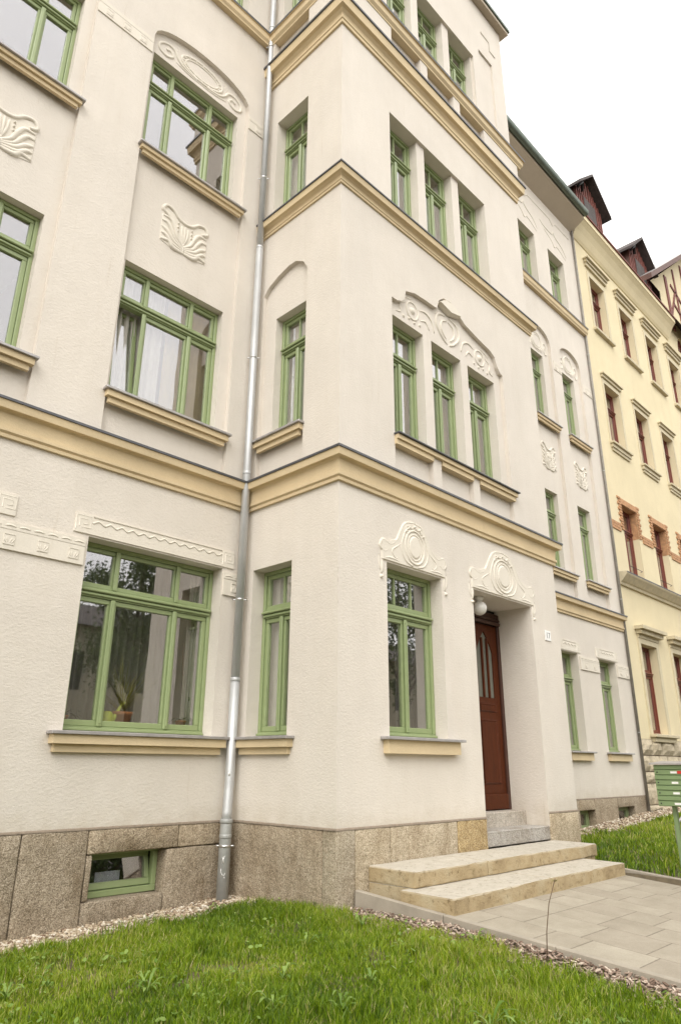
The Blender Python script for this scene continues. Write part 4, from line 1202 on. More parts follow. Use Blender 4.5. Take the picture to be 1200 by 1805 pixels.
# ------------------------------------------------------------------ plants behind the ground floor window
def blade_leaf(mb, p0, dirv, L, wd, droop, n=6):
    p = Vector(p0); d = Vector(dirv).normalized(); side_ = d.cross(Vector((0, 0, 1)))
    side_ = side_.normalized() if side_.length > 0.05 else Vector((1, 0, 0))
    vs = []
    for k in range(n + 1):
        f = k / n; wk = wd * (1 - f) ** 0.6 * (0.4 + 0.6 * min(1, f * 4))
        vs += [p - side_ * wk / 2, p + side_ * wk / 2]
        d = (d + Vector((0, 0, -droop / n))).normalized(); p = p + d * L / n
    mb.add(vs, [(2 * k, 2 * k + 1, 2 * k + 3, 2 * k + 2) for k in range(n)], 0, True)
YS = S + 0.36
wn_s = thing('inner_windowsill', 'pale board behind the ground floor window that carries the pots', 'windowsill', (-1.16, YS, 1.50))
MB().bbox(-0.84, 0.83, -0.09, 0.16, 0.0, 0.03, 0.004).build('board', M['white'], wn_s)
zb = 1.532
def pot(label, x, r_, h, mat='pot', cat='potted plant', group=None):
    t = thing('potted_plant', label, cat, (x, YS, zb), group=group)
    mb = MB(); mb.lathe([(0, 0), (r_ * 0.72, 0), (r_ * 0.92, h * 0.8), (r_ * 1.0, h * 0.8), (r_ * 1.03, h), (r_ * 0.9, h), (r_ * 0.88, h * 0.85), (0, h * 0.85)]); mb.build('pot', M[mat], t)
    return t
rp = random.Random(5)
t = pot('spiky yellow-green palm in a terracotta pot behind the ground floor window', -1.215, 0.105, 0.155)
mb = MB()
for k in range(70):
    a = rp.uniform(0, 6.283); e = rp.uniform(0.5, 2.2)
    blade_leaf(mb, (rp.uniform(-0.03, 0.03), rp.uniform(-0.03, 0.03), 0.14), (math.cos(a), math.sin(a) * 0.45, e), rp.uniform(0.32, 0.66), 0.011, rp.uniform(0.3, 1.3))
mb.build('foliage', M['leaf_dry'], t)
t = pot('orchid tied to a tall dark stake in a small terracotta pot', -0.49, 0.06, 0.10)
mb = MB()
for k in range(8):
    a = k * 0.8; blade_leaf(mb, (0, 0, 0.09), (math.cos(a), math.sin(a) * 0.6, 0.7), 0.2, 0.045, 1.5)
mb.build('foliage', M['leaf_dark'], t)
mb = MB(); mb.tube([(0, 0, 0.08), (-0.02, 0, 0.5), (-0.05, 0, 0.95)], 0.007, 6); mb.tube([(-0.02, 0, 0.35), (0.03, -0.01, 0.36), (0.075, -0.01, 0.345)], 0.003, 5)
mb.build('stem', M['twig'], t)
mb = MB(); mb.lathe([(0, -0.03), (0.015, -0.01), (0.012, 0.02), (0, 0.045)], (0.08, -0.01, 0.335), 8); mb.build('bud', M['leaf_dark'], t)
t = pot('low dark-leaved plant at the left end of the ground floor windowsill', -1.86, 0.06, 0.09)
mb = MB()
for k in range(9):
    a = k * 0.72; blade_leaf(mb, (0, 0, 0.08), (math.cos(a), math.sin(a) * 0.5, 0.9), 0.24, 0.035, 1.7)
mb.build('foliage', M['leaf_dark'], t)
wc = thing('watering_can', 'lime green watering can left of the terracotta pot with the palm', 'watering can', (-1.40, YS - 0.02, zb))
mb = MB(); mb.lathe([(0, 0), (0.07, 0), (0.075, 0.05), (0.06, 0.13), (0.045, 0.15), (0.0, 0.15)]); mb.build('can_body', M['lime'], wc)
mb = MB(); mb.tube([(0.04, 0, 0.03), (0.09, 0, 0.10), (0.14, 0, 0.20), (0.19, 0, 0.255)], [0.035, 0.024, 0.016, 0.013], 10); mb.build('spout', M['lime'], wc)
mb = MB(); mb.tube([(-0.03, 0, 0.14), (-0.07, 0, 0.18), (-0.10, 0, 0.12), (-0.07, 0, 0.04)], 0.009, 8); mb.build('handle', M['lime'], wc)

# ------------------------------------------------------------------ yellow house
yh = thing('apartment_house', 'pale yellow house with dark red windows and brick-edged middle row, right of the cream house', 'house')
X0, X1 = 11.16, 18.45
XE = 32.0
WY = Wall(back)
cy = [12.0 + 2.03 * k for k in range(9)]
rows = [(1.90, 3.98), (5.66, 7.56), (9.32, 11.13), (12.88, 14.70)]
wy = 0.96
holes = []
for x in cy:
    for r_ in rows:
        o = rect(x, x + wy, *r_); WY.opening(o, 0, 0.32); holes.append(o)
oa = [(19.55, 15.72)] + [(20.05 - 0.5 * math.cos(q) , 15.72 + 0.0 + 0.75 * math.sin(q)) for q in [math.pi * k / 10 for k in range(1, 10)]] + [(20.55, 15.72)]
WY.opening(oa[::-1], 0, 0.32); holes.append(oa[::-1])
WY.plane([(X0, 1.78), (XE, 1.78), (XE, 17.3), (X0, 17.3)], holes)
WY.mb.build('wall', M['yellow_stucco'], yh)
for x in cy:
    for i, r_ in enumerate(rows):
        wn = window(yh, (x, S, r_[0]), 0, wy, r_[1] - r_[0], (0.5,), 0.66, (0.5,), frame_mat=M['red'])
        if i == 3:
            mb = MB(); mb.box(-0.27, wy + 0.27, -0.16, 0, r_[1] - r_[0] + 0.47, r_[1] - r_[0] + 0.51); mb.box(-0.23, wy + 0.23, -0.10, 0, r_[1] - r_[0] + 0.38, r_[1] - r_[0] + 0.469); mb.box(-0.2, wy + 0.2, -0.06, 0, r_[1] - r_[0] + 0.27, r_[1] - r_[0] + 0.379)
            mb.build('hood', M['stone_trim'], wn)
            mb = MB(); mb.box(-0.12, -0.002, -0.02, 0, -0.0, r_[1] - r_[0] + 0.12); mb.box(wy + 0.002, wy + 0.12, -0.02, 0, 0, r_[1] - r_[0] + 0.12); mb.box(-0.002, wy + 0.002, -0.02, 0, r_[1] - r_[0], r_[1] - r_[0] + 0.12)
            mb.build('surround', M['cream_trim'], wn)
            mb = MB(); mb.bbox(-0.14, wy + 0.14, -0.10, 0.16, -0.09, -0.002, 0.008); mb.build('sill', M['stone_trim'], wn)
        if i == 2:
            h_ = r_[1] - r_[0]
            mb = MB(); mb.box(-0.16, wy + 0.18, -0.11, 0, h_ + 0.23, h_ + 0.27); mb.box(-0.13, wy + 0.14, -0.06, 0, h_ + 0.15, h_ + 0.229)
            mb.build('hood', M['cream_trim'], wn)
            mb = MB(); mb.box(-0.10, -0.002, -0.018, 0, 0, h_ + 0.13); mb.box(wy + 0.002, wy + 0.10, -0.018, 0, 0, h_ + 0.13); mb.box(-0.002, wy + 0.002, -0.018, 0, h_, h_ + 0.13)
            mb.build('surround', M['cream_trim'], wn)
            mb = MB(); mb.bbox(-0.12, wy + 0.16, -0.12, 0.16, -0.06, -0.002, 0.006); mb.box(-0.09, wy + 0.13, -0.07, 0, -0.16, -0.061); mb.box(-0.05, wy + 0.08, -0.04, 0, -0.24, -0.161); mb.build('sill', M['stone_trim'], wn)
        if i == 1:
            # brick surround: toothed bricks, one by one round the two nearest windows
            bk = []
            z_ = r_[0]; h_ = r_[1] - r_[0]
            zz = h_ * 0.62; k = 0
            while zz < h_ + 0.14:
                e = 0.20 if k % 2 else 0.13
                bk.append((-e, -0.004, zz, zz + 0.066)); bk.append((wy + 0.004, wy + e, zz, zz + 0.066)); zz += 0.077; k += 1
            xx = 0.0
            while xx < wy - 0.05: bk.append((xx, xx + 0.07, h_ + 0.004, h_ + 0.17)); xx += 0.081
            if x < 15:
                me = None
                for (a, b, c, d) in bk: MB().bbox(a, b, -0.03, 0.0, c, d, 0.005).build('brick', M['brick'], wn)
            else:
                mb = MB()
                for (a, b, c, d) in bk: mb.bbox(a, b, -0.03, 0.0, c, d, 0.005)
                o = mb.build('brick_surround', M['brick'], wn)
            mb = MB()
            for (a, b) in ((0.0006, 0.004), (wy - 0.004, wy - 0.0006)): mb.box(a, b, 0.0, 0.168, h_ * 0.62, h_ - 0.001)
            mb.box(0.0045, wy - 0.0045, 0.0, 0.168, h_ - 0.004, h_ - 0.0006)
            mb.build('brick_reveal', M['brick'], wn)
            mb = MB(); mb.bbox(-0.1, wy + 0.12, -0.13, 0.16, -0.05, -0.002, 0.006); mb.build('sill', M['ledge'], wn)
            mb = MB(); mb.tube([(0.06, 0.02, 0.28), (wy * 0.5, -0.03, 0.25), (wy - 0.06, 0.02, 0.28)], 0.008, 5)
            mb.tube([(0.06, 0.02, 0.28), (0.03, 0.08, 0.28)], 0.008, 5); mb.tube([(wy - 0.06, 0.02, 0.28), (wy - 0.03, 0.08, 0.28)], 0.008, 5)
            mb.build('flower_rail', M['black'], wn)
        if i == 0:
            h_ = r_[1] - r_[0]
            mb = MB(); mb.box(-0.22, wy + 0.34, -0.22, 0, h_ + 0.32, h_ + 0.40); mb.box(-0.16, wy + 0.26, -0.14, 0, h_ + 0.22, h_ + 0.319); mb.box(-0.13, wy + 0.16, -0.05, 0, h_ + 0.13, h_ + 0.219)
            mb.build('hood', M['stone_trim'], wn)
            mb = MB(); mb.box(-0.13, -0.002, -0.03, 0, 0, h_ + 0.129); mb.box(wy + 0.002, wy + 0.13, -0.03, 0, 0, h_ + 0.129); mb.box(-0.002, wy + 0.002, -0.03, 0, h_, h_ + 0.129)
            mb.build('surround', M['cream_trim'], wn)
            mb = MB(); mb.bbox(-0.16, wy + 0.3, -0.16, 0.16, -0.07, -0.002, 0.008); mb.box(-0.10, wy + 0.24, -0.10, 0, -0.17, -0.071); mb.build('sill', M['stone_trim'], wn)
# brick string between the middle windows
mb = MB()
for k in range(len(cy)):
    a = (X0 + 0.06) if k == 0 else cy[k - 1] + wy + 0.21
    b = cy[k] - 0.21
    x = a; j = 0
    for z0_ in (6.76, 6.835, 6.91):
        x = a - (0.1 if j % 2 else 0)
        while x < b - 0.03:
            mb.box(max(x, a), min(x + 0.21, b), S - 0.025, S - 0.001, z0_, z0_ + 0.066); x += 0.222
        j += 1
tag(mb.build('brick_band', M['brick'], yh), kind='stuff')
pr = [(-0.02, 5.30), (0.05, 5.30), (0.07, 5.36), (0.10, 5.38), (0.20, 5.50), (0.22, 5.52), (0.24, 5.56), (0.245, 5.59), (-0.02, 5.61)]
sweep([(X0 + 0.06, S), (XE, S)], pr, [M['stone_trim'], M['zinc_edge']], 'cornice', yh, mis_of(pr, 2))
# cove cornice below the eaves
pr = [(-0.01, 15.62), (0.03, 15.64), (0.08, 15.72), (0.16, 15.90), (0.25, 16.06), (0.34, 16.17), (0.36, 16.18), (0.36, 16.36), (-0.02, 16.36)]
sweep([(X0 + 0.02, S), (X1, S)], pr, [M['yellow_stucco']], 'cornice', yh)
mb = MB()
mb.box(X0 + 0.02, X1, S - 0.40, S - 0.362, 16.34, 16.39)
mb.build('gutter', M['timber'], yh)
mb = MB()
mb.add([(X0, S - 0.40, 16.40), (XE, S - 0.40, 16.40), (XE, S + 1.9, 19.8), (X0, S + 1.9, 19.8)], [(0, 1, 2, 3)])
mb.add([(X0, S + 1.9, 19.8), (XE, S + 1.9, 19.8), (XE, S + 4.5, 20.8), (X0, S + 4.5, 20.8)], [(0, 1, 2, 3)])
mb.add([(X0, S - 0.40, 16.40), (X0, S + 1.9, 19.8), (X0, S + 4.5, 20.8), (X0, S + 4.5, 16.40)], [(0, 1, 2, 3)])
mb.build('roof', M['roof'], yh)
room(yh, X0 + 0.2, XE - 0.1, S + 0.34, S + 3.5, [1.2, 4.7, 8.4, 12.0, 15.5], (15.5, 19.5, 23.5))
def dormer(cx):
    d_ = part('dormer', yh, (cx, 1.7, 0))
    mb = MB()
    mb.add([(-0.9, 0, 16.6), (0.9, 0, 16.6), (0.9, 0, 18.3), (0, 0, 19.1), (-0.9, 0, 18.3)], [(0, 1, 2, 3, 4)])
    mb.add([(-0.9, 0, 16.6), (-0.9, 0, 18.3), (-0.9, 3.0, 18.3), (-0.9, 3.0, 16.6)], [(0, 1, 2, 3)])
    mb.add([(0.9, 0, 16.6), (0.9, 0, 18.3), (0.9, 3.0, 18.3), (0.9, 3.0, 16.6)], [(0, 1, 2, 3)])
    mb.build('dormer_cheeks', M['dormer'], d_)
    mb = MB()
    for s_ in (-1, 1):
        a = [(s_ * 1.12, -0.28, 18.12), (0, -0.28, 19.14), (0, 3.2, 19.14), (s_ * 1.12, 3.2, 18.12)]
        b = [(x_, y_, z_ + 0.10) for x_, y_, z_ in a]
        mb.add(a + b, [(0, 1, 2, 3), (4, 5, 6, 7), (0, 1, 5, 4), (1, 2, 6, 5), (2, 3, 7, 6), (3, 0, 4, 7)])
    mb.build('dormer_roof', M['roof'], d_)
    mb = MB()
    for s_ in (-1, 1):
        for k in range(6):
            x_ = s_ * (0.10 + k * 0.15)
            mb.box(x_ - 0.03, x_ + 0.03, -0.03, -0.002, 16.7, 19.05 - abs(x_) * 0.82)
    mb.build('dormer_battens', M['timber'], d_)
    mb = MB(); mb.bbox(-0.4, 0.4, -0.05, -0.031, 17.0, 18.2, 0.01); mb.build('dormer_window', M['roof'], d_)
    mb = MB(); mb.tube([(-0.9, -0.1, 18.2), (-0.75, -0.2, 18.4), (-0.6, -0.1, 18.2)], 0.05, 6); mb.build('bracket', M['black'], d_)
dormer(13.05); dormer(17.0)
# half-timbered gable, flush with the front
gb = part('gable', yh, (0, S - 0.03, 0))
gx, gz, gh = 22.6, 17.75, 4.05
mb = MB(); mb.add([(gx - 5.0, 0, gz), (gx + 5.0, 0, gz), (gx, 0, gz + gh)], [(0, 1, 2)]); mb.box(gx - 4.1, gx + 5, 0.0, 0.02, 15.6 + 1.5, gz - 0.002)
mb.build('gable_wall', M['yellow_stucco'], gb)
def beam(x0, z0, x1, z1, wd_=0.2):
    a = Vector((x0, z0)); b = Vector((x1, z1)); d = (b - a).normalized(); n_ = Vector((-d.y, d.x)) * wd_ / 2
    mb = MB(); q = [a - n_, b - n_, b + n_, a + n_]
    mb.add([(p.x, -0.04, p.y) for p in q] + [(p.x, -0.001, p.y) for p in q], [(0, 1, 2, 3), (4, 5, 6, 7), (0, 1, 5, 4), (1, 2, 6, 5), (2, 3, 7, 6), (3, 0, 4, 7)])
    mb.build('timber_beam', M['timber'], gb)
beam(19.37, 16.5, 19.37, 18.95, 0.24); beam(20.5, 16.5, 20.5, 19.9, 0.12); beam(21.7, 16.5, 21.7, 20.8, 0.16)
beam(19.9, 18.85, 21.7, 18.3, 0.12); beam(19.9, 18.0, 21.7, 17.4, 0.12); beam(23.5, 16.5, 23.5, 20.8, 0.16); beam(25.8, 16.5, 25.8, 18.95, 0.24)
beam(19.49, 17.3, 20.44, 18.9, 0.1)
for s_ in (-1, 1):
    mb = MB()
    a = [(gx + s_ * 6.2, -0.42, gz + gh + 0.07 - 0.79 * 6.2), (gx, -0.42, gz + gh + 0.07), (gx, 3.0, gz + gh + 0.07), (gx + s_ * 6.2, 3.0, gz + gh + 0.07 - 0.79 * 6.2)]
    b = [(x_, y_, z_ + 0.22) for x_, y_, z_ in a]
    mb.add(a + b, [(0, 1, 2, 3), (0, 1, 5, 4), (2, 3, 7, 6), (3, 0, 4, 7), (1, 2, 6, 5)]); mb.add(b, [(0, 1, 2, 3)], 1)
    mb.build('gable_roof', [M['dormer'], M['ledge']], gb)
mb = MB(); mb.lathe([(0, 0), (0.12, 0), (0.14, 0.35), (0.06, 0.4), (0.1, 0.55), (0.02, 0.9), (0, 0.95)], (gx, -0.45, gz + gh + 0.2), 10); mb.build('finial', M['dormer'], gb)
mb = MB()
n = len(oa)
for k in range(n):
    p, q = Vector(oa[k]), Vector(oa[(k + 1) % n])
    mb.tube([(p.x, S + 0.12, p.y), (q.x, S + 0.12, q.y)], 0.05, 6)
mb.tube([(20.05, S + 0.12, 15.72), (20.05, S + 0.12, 16.45)], 0.04, 6)
aw = mb.build('arched_window', M['red'], yh)
mb = MB(); face(mb, back, oa, [], 0.14); mb.build('pane', M['glass'], aw)
# rusticated stone base, block by block
base = part('stone_base', yh)
courses = [(1.44, 1.77), (1.10, 1.42), (0.86, 1.08), (0.42, 0.84), (0.30, 0.40)]
for ci, (za, zb_) in enumerate(courses):
    x = X0 + 0.04; rr = random.Random(40 + ci); k = 0
    while x < 20:
        wd_ = rr.uniform(0.5, 0.8) * (0.6 if (k == 0 and ci % 2) else 1)
        pr_ = 0.05 if ci < 4 else 0.12
        bm = bmesh.new()
        nx, nz = 5, 3
        vs = {}
        for i in range(nx + 1):
            for j in range(nz + 1):
                edge = i in (0, nx) or j in (0, nz)
                yy = S - (0.02 if edge else pr_ + rr.uniform(0, 0.045))
                vs[i, j] = bm.verts.new((x + 0.012 + (wd_ - 0.024) * i / nx + (0 if edge else rr.uniform(-0.02, 0.02)), yy, za + (zb_ - za) * j / nz))
        for i in range(nx):
            for j in range(nz): bm.faces.new((vs[i, j], vs[i + 1, j], vs[i + 1, j + 1], vs[i, j + 1]))
        for i in range(nx):
            for j in (0, nz):
                p, q = vs[i, j], vs[i + 1, j]
                bm.faces.new((p, q, bm.verts.new((q.co.x, S + 0.1, q.co.z)), bm.verts.new((p.co.x, S + 0.1, p.co.z))))
        for j in range(nz):
            for i in (0, nx):
                p, q = vs[i, j], vs[i, j + 1]
                bm.faces.new((p, q, bm.verts.new((q.co.x, S + 0.1, q.co.z)), bm.verts.new((p.co.x, S + 0.1, p.co.z))))
        me = bpy.data.meshes.new('stone_block'); bm.to_mesh(me); bm.free(); me.materials.append(M['rustic'])
        link('stone_block', me, base)
        x += wd_; k += 1
mb = MB(); mb.box(X0, XE, S + 0.005, S + 0.3, -0.5, 1.779); mb.build('mortar_bed', M['mortar'], base)
mb = MB(); mb.box(X0 + 0.02, XE, S - 0.10, S + 0.004, -0.4, 0.29); mb.build('base_course', M['concrete'], base)

# ------------------------------------------------------------------ ground
def ground_right(x, y):
    b = 0.02 + 0.055 * max(min(x, 14) - 8, 0)
    return b + 0.03 * max(min(x, 6) - 4, 0) + 0.04 * min(y + 1.2, 0)
def ground_h(x, y):
    gl = ground_left(x, y)
    gr_ = ground_right(x, y)
    if x < 0.4: h = gl
    elif x > 3.7: h = gr_
    else: h = -0.12 + 0.075 * (y + 1.07)
    if y < -8: h = max(h, -0.75) if x < 3.7 else h
    return max(h, -0.75)
xs = np.concatenate([np.array([-300, -150, -80, -40, -22, -14]), np.arange(-10, 0.3, 0.5), [0.19, 0.205, 0.30, 0.6, 2, 3.6, 3.72, 3.79, 3.86], np.arange(4.3, 16, 0.7), [20, 28, 40, 80, 150, 300]])
ys = np.concatenate([[-300, -150, -80, -40, -25, -18, -14, -11, -9], np.arange(-8, 2.6, 0.4), [4, 9, 20, 60, 150, 300]])
mb = MB()
vs = [(float(x), float(y), ground_h(x, y) - (0.0 if y < 2 else 0.4)) for x in xs for y in ys]
ny = len(ys)
fs = [(i * ny + j, (i + 1) * ny + j, (i + 1) * ny + j + 1, i * ny + j + 1) for i in range(len(xs) - 1) for j in range(ny - 1)]
mb.add(vs, fs, 0, True)
tag(mb.build('ground', M['soil']), kind='structure')
mb = MB(); mb.box(-300, 300, -17.5, -9.5, -0.745, -0.742); tag(mb.build('road', M['asphalt']), kind='structure')
mb = MB(); mb.bbox(-300, 300, -9.49, -7.4, -0.8, -0.62, 0.01); tag(mb.build('pavement', M['concrete']), kind='structure')

# paved path, slab by slab
def path_z(y): return 0.075 * (y + 1.07)
path = tag(link('path', None), kind='structure')
mb = MB()
mb.add([(0.285, -0.5, path_z(-0.5) - 0.0018), (3.76, -0.5, path_z(-0.5) - 0.0018), (3.76, -7.4, path_z(-7.4) - 0.0018), (0.285, -7.4, path_z(-7.4) - 0.0018)], [(0, 1, 2, 3)])
mb.build('joint_sand', M['joint'], path)
rs = random.Random(21)
cache = {}
x = 0.288
while x < 3.75:
    cw = rs.choice([0.3, 0.4, 0.3, 0.5]);
    if x + cw > 3.70: cw = 3.757 - x
    y = -1.04 + 0.0 + rs.choice([0, -0.1, -0.2]) + 0.35
    while y > -5.4:
        ln = rs.choice([0.2, 0.3, 0.4, 0.5, 0.6])
        key = (round(cw, 3), ln)
        if key not in cache:
            m_ = MB().bbox(-cw / 2 + 0.005, cw / 2 - 0.005, -ln / 2 + 0.005, ln / 2 - 0.005, -0.05, 0.0, 0.0012)
            o = m_.build('paving_slab', M['paver'], path); cache[key] = o.data
        else: o = link('paving_slab', cache[key], path)
        yc = y - ln / 2
        o.location = (x + cw / 2, yc, path_z(yc) + rs.uniform(-0.0004, 0.0004))
        o.rotation_euler = (math.atan(0.075) + rs.uniform(-0.0007, 0.0007), rs.uniform(-0.001, 0.001), 0)
        y -= ln
    x += cw
mb = MB()
mb.add([(0.29, -5.3, path_z(-5.3) - 0.004), (3.75, -5.3, path_z(-5.3) - 0.004), (3.75, -7.39, path_z(-7.39) - 0.004), (0.29, -7.39, path_z(-7.39) - 0.004)], [(0, 1, 2, 3)])
mb.build('path_surface', M['paver'], path)
def kerb(x0, x1, ya, yb, dz, label, group):
    t = thing('path_kerb', label, 'kerb', (0, 0, 0), group=group)
    y = ya
    while y > yb:
        y2 = max(y - 1.0, yb)
        o = MB().bbox(x0, x1, y2 + 0.003, y - 0.003, -0.25, 0.0, 0.006).build('kerb_stone', M['concrete'], t)
        for v_ in o.data.vertices: v_.co.z += path_z(v_.co.y) + dz
        y = y2
kerb(0.225, 0.284, -0.02, -7.3, 0.012, 'concrete kerb between the front lawn and the left side of the path', 'path kerbs')
kerb(3.762, 3.83, -0.9, -7.3, 0.055, 'raised concrete kerb on the mailbox side of the path', 'path kerbs')

# ------------------------------------------------------------------ vegetation and loose material (numpy)
def mesh_np(name, V, F, tint, mat, parent=None, smooth=True):
    me = bpy.data.meshes.new(name)
    nf, k = F.shape
    me.vertices.add(len(V)); me.vertices.foreach_set('co', V.astype(np.float32).ravel())
    me.loops.add(nf * k); me.loops.foreach_set('vertex_index', F.astype(np.int32).ravel())
    me.polygons.add(nf); me.polygons.foreach_set('loop_start', np.arange(nf, dtype=np.int32) * k)
    me.polygons.foreach_set('use_smooth', np.full(nf, smooth))
    me.update()
    at = me.attributes.new('tint', 'FLOAT', 'POINT'); at.data.foreach_set('value', tint.astype(np.float32))
    me.materials.append(mat); me.validate()
    return link(name, me, parent)

def vnoise(x, y, s, seed):
    """cheap smooth value noise"""
    r_ = np.random.default_rng(seed).random((64, 64))
    a = x * s; b = y * s
    i = np.floor(a).astype(int); j = np.floor(b).astype(int); fx = a - i; fy = b - j
    fx = fx * fx * (3 - 2 * fx); fy = fy * fy * (3 - 2 * fy)
    g = lambda p, q: r_[p % 64, q % 64]
    return (g(i, j) * (1 - fx) + g(i + 1, j) * fx) * (1 - fy) + (g(i, j + 1) * (1 - fx) + g(i + 1, j + 1) * fx) * fy

gz_v = np.vectorize(ground_h)
def grass(name, label, x, y, hmean, wmean, seed):
    r_ = np.random.default_rng(seed)
    n = len(x)
    z = gz_v(x, y)
    lump = vnoise(x, y, 2.2, seed) * 0.6 + vnoise(x, y, 7.0, seed + 1) * 0.4
    h = hmean * (0.25 + 1.35 * lump ** 1.2) * r_.uniform(0.55, 1.3, n)
    az = r_.uniform(0, 2 * np.pi, n); wd_ = wmean * r_.uniform(0.6, 1.4, n)
    lean = r_.uniform(0.05, 0.75, n); la = r_.uniform(0, 2 * np.pi, n) * 0.93 + vnoise(x, y, 2.3, seed + 5) * 6
    dx, dy = np.cos(la) * lean, np.sin(la) * lean
    sx, sy = np.cos(az) * wd_ / 2, np.sin(az) * wd_ / 2
    V = np.zeros((n, 5, 3))
    for k, (f, bend, ww) in enumerate(((0.0, 0.0, 0.8), (0.55, 0.3, 1.0))):
        for s__, q in ((-1, 0), (1, 1)):
            V[:, 2 * k + q, 0] = x + dx * h * bend + s__ * sx * ww
            V[:, 2 * k + q, 1] = y + dy * h * bend + s__ * sy * ww
            V[:, 2 * k + q, 2] = z - 0.005 + h * f
    V[:, 4, 0] = x + dx * h; V[:, 4, 1] = y + dy * h; V[:, 4, 2] = z + h * (1 - 0.25 * lean)
    b = np.arange(n)[:, None] * 5
    F = np.concatenate([b + np.array([0, 1, 3]), b + np.array([0, 3, 2]), b + np.array([2, 3, 4])])
    patch = vnoise(x, y, 1.3, seed + 9)
    t = np.clip(0.05 + 0.5 * patch + 0.2 * vnoise(x, y, 9.0, seed + 12) + r_.normal(0, 0.2, n), 0, 0.9)
    dry = r_.random(n) < 0.05 + 0.10 * (patch > 0.7)
    t[dry] = r_.uniform(0.9, 1.0, dry.sum())
    o = mesh_np(name, V.reshape(-1, 3), F, np.repeat(t, 5), M['grass'])
    return tag(o, label, 'grass', kind='stuff')

def gravel_edge(x): return 1.17 + 0.05 * np.sin(x * 3.1) + 0.03 * np.sin(x * 9.7)
def edge_left(y): return 0.035 + 0.04 * np.sin(y * 3.1) + 0.035 * np.sin(y * 7.7 + 1)
n = 330000
r_ = np.random.default_rng(3)
gxx = r_.uniform(-5.2, 0.3, n); gyy = r_.uniform(-5.0, 1.45, n)
# only what lies in front of the camera
f_ = (gxx + 5.066) * math.sin(YAW) + (gyy + 4.975) * math.cos(YAW)
s_ = (gxx + 5.066) * math.cos(YAW) - (gyy + 4.975) * math.sin(YAW)
keep = (f_ > 2.3) & (np.abs(s_) < 0.62 * f_ + 0.5) & (gxx < edge_left(gyy) - r_.uniform(0, 0.12, n)) & (gyy < gravel_edge(gxx) - 0.02 + r_.normal(0, 0.02, n))
keep &= ~((gxx > -0.06) & (gyy > -0.06))
# thin out the worn patches
pt = vnoise(gxx, gyy, 1.7, 77) * 0.6 + vnoise(gxx, gyy, 5.1, 78) * 0.4
keep &= (pt > 0.36) | (r_.random(n) < 0.30)
grass('lawn_grass', 'unmown bright green grass of the front lawn, left of the path', gxx[keep], gyy[keep], 0.085, 0.0055, 5)
n = 26000
gx2 = r_.uniform(-9, 9, n); gy2 = r_.uniform(-7.3, -4.6, n)
k2 = (gx2 < 0.1) | (gx2 > 4.0)
grass('lawn_grass', 'green grass along the street behind the viewer', gx2[k2], gy2[k2], 0.09, 0.012, 6)
n = 60000
gx3 = r_.uniform(3.84, 16, n); gy3 = r_.uniform(-4.0, 1.25, n)
k3 = ~((gx3 < BX + 0.1) & (gy3 > -0.12)) & ~((gx3 < 4.1) & (gy3 > -0.65)) & ((gy3 < 1.05) | (gx3 < 8))
grass('lawn_grass', 'bright green lawn between the path and the yellow house', gx3[k3], gy3[k3], 0.10, 0.011, 7)

def pebbles(name, label, x, y, rmin, rmax, seed, lift=0.0, cat='gravel', mat='gravel'):
    r_ = np.random.default_rng(seed); n = len(x)
    bm = bmesh.new(); bmesh.ops.create_icosphere(bm, subdivisions=1, radius=1)
    bv = np.array([v.co[:] for v in bm.verts]); bf = np.array([[v.index for v in f.verts] for f in bm.faces]); bm.free()
    m = len(bv); rad = r_.uniform(rmin, rmax, n)
    sc_ = r_.uniform(0.65, 1.25, (n, 3)); sc_[:, 2] *= 0.7
    a = r_.uniform(0, 6.283, n)
    V = bv[None] * sc_[:, None] * rad[:, None, None] * (1 + r_.uniform(-0.14, 0.14, (n, m, 1)))
    vx = V[..., 0] * np.cos(a)[:, None] - V[..., 1] * np.sin(a)[:, None]; vy = V[..., 0] * np.sin(a)[:, None] + V[..., 1] * np.cos(a)[:, None]
    z = gz_v(x, y) + lift * r_.random(n)
    V = np.stack([vx + x[:, None], vy + y[:, None], V[..., 2] + z[:, None]], -1)
    F = (bf[None] + (np.arange(n) * m)[:, None, None]).reshape(-1, 3)
    return tag(mesh_np(name, V.reshape(-1, 3), F, np.repeat(r_.random(n), m), M[mat], smooth=False), label, cat, kind='stuff')
n = 9000
x = r_.uniform(-5.2, 0.02, n); y = r_.uniform(1.02, 1.63, n); k = y > gravel_edge(x) - 0.08
k |= False
xb = r_.uniform(-0.22, 0.0, 900); yb = 1.3 - r_.random(900) ** 1.6 * 0.9
pebbles('gravel', 'beige pebble strip along the foot of the granite plinth', np.concatenate([x[k], xb]), np.concatenate([y[k], yb]), 0.010, 0.021, 8, 0.03)
n = 5000
x = r_.uniform(4.8, 14.5, n); y = r_.uniform(1.0, 1.6, n)
pebbles('gravel', 'beige pebble strip before the right wing and the yellow house', x, y, 0.014, 0.03, 9, 0.04)
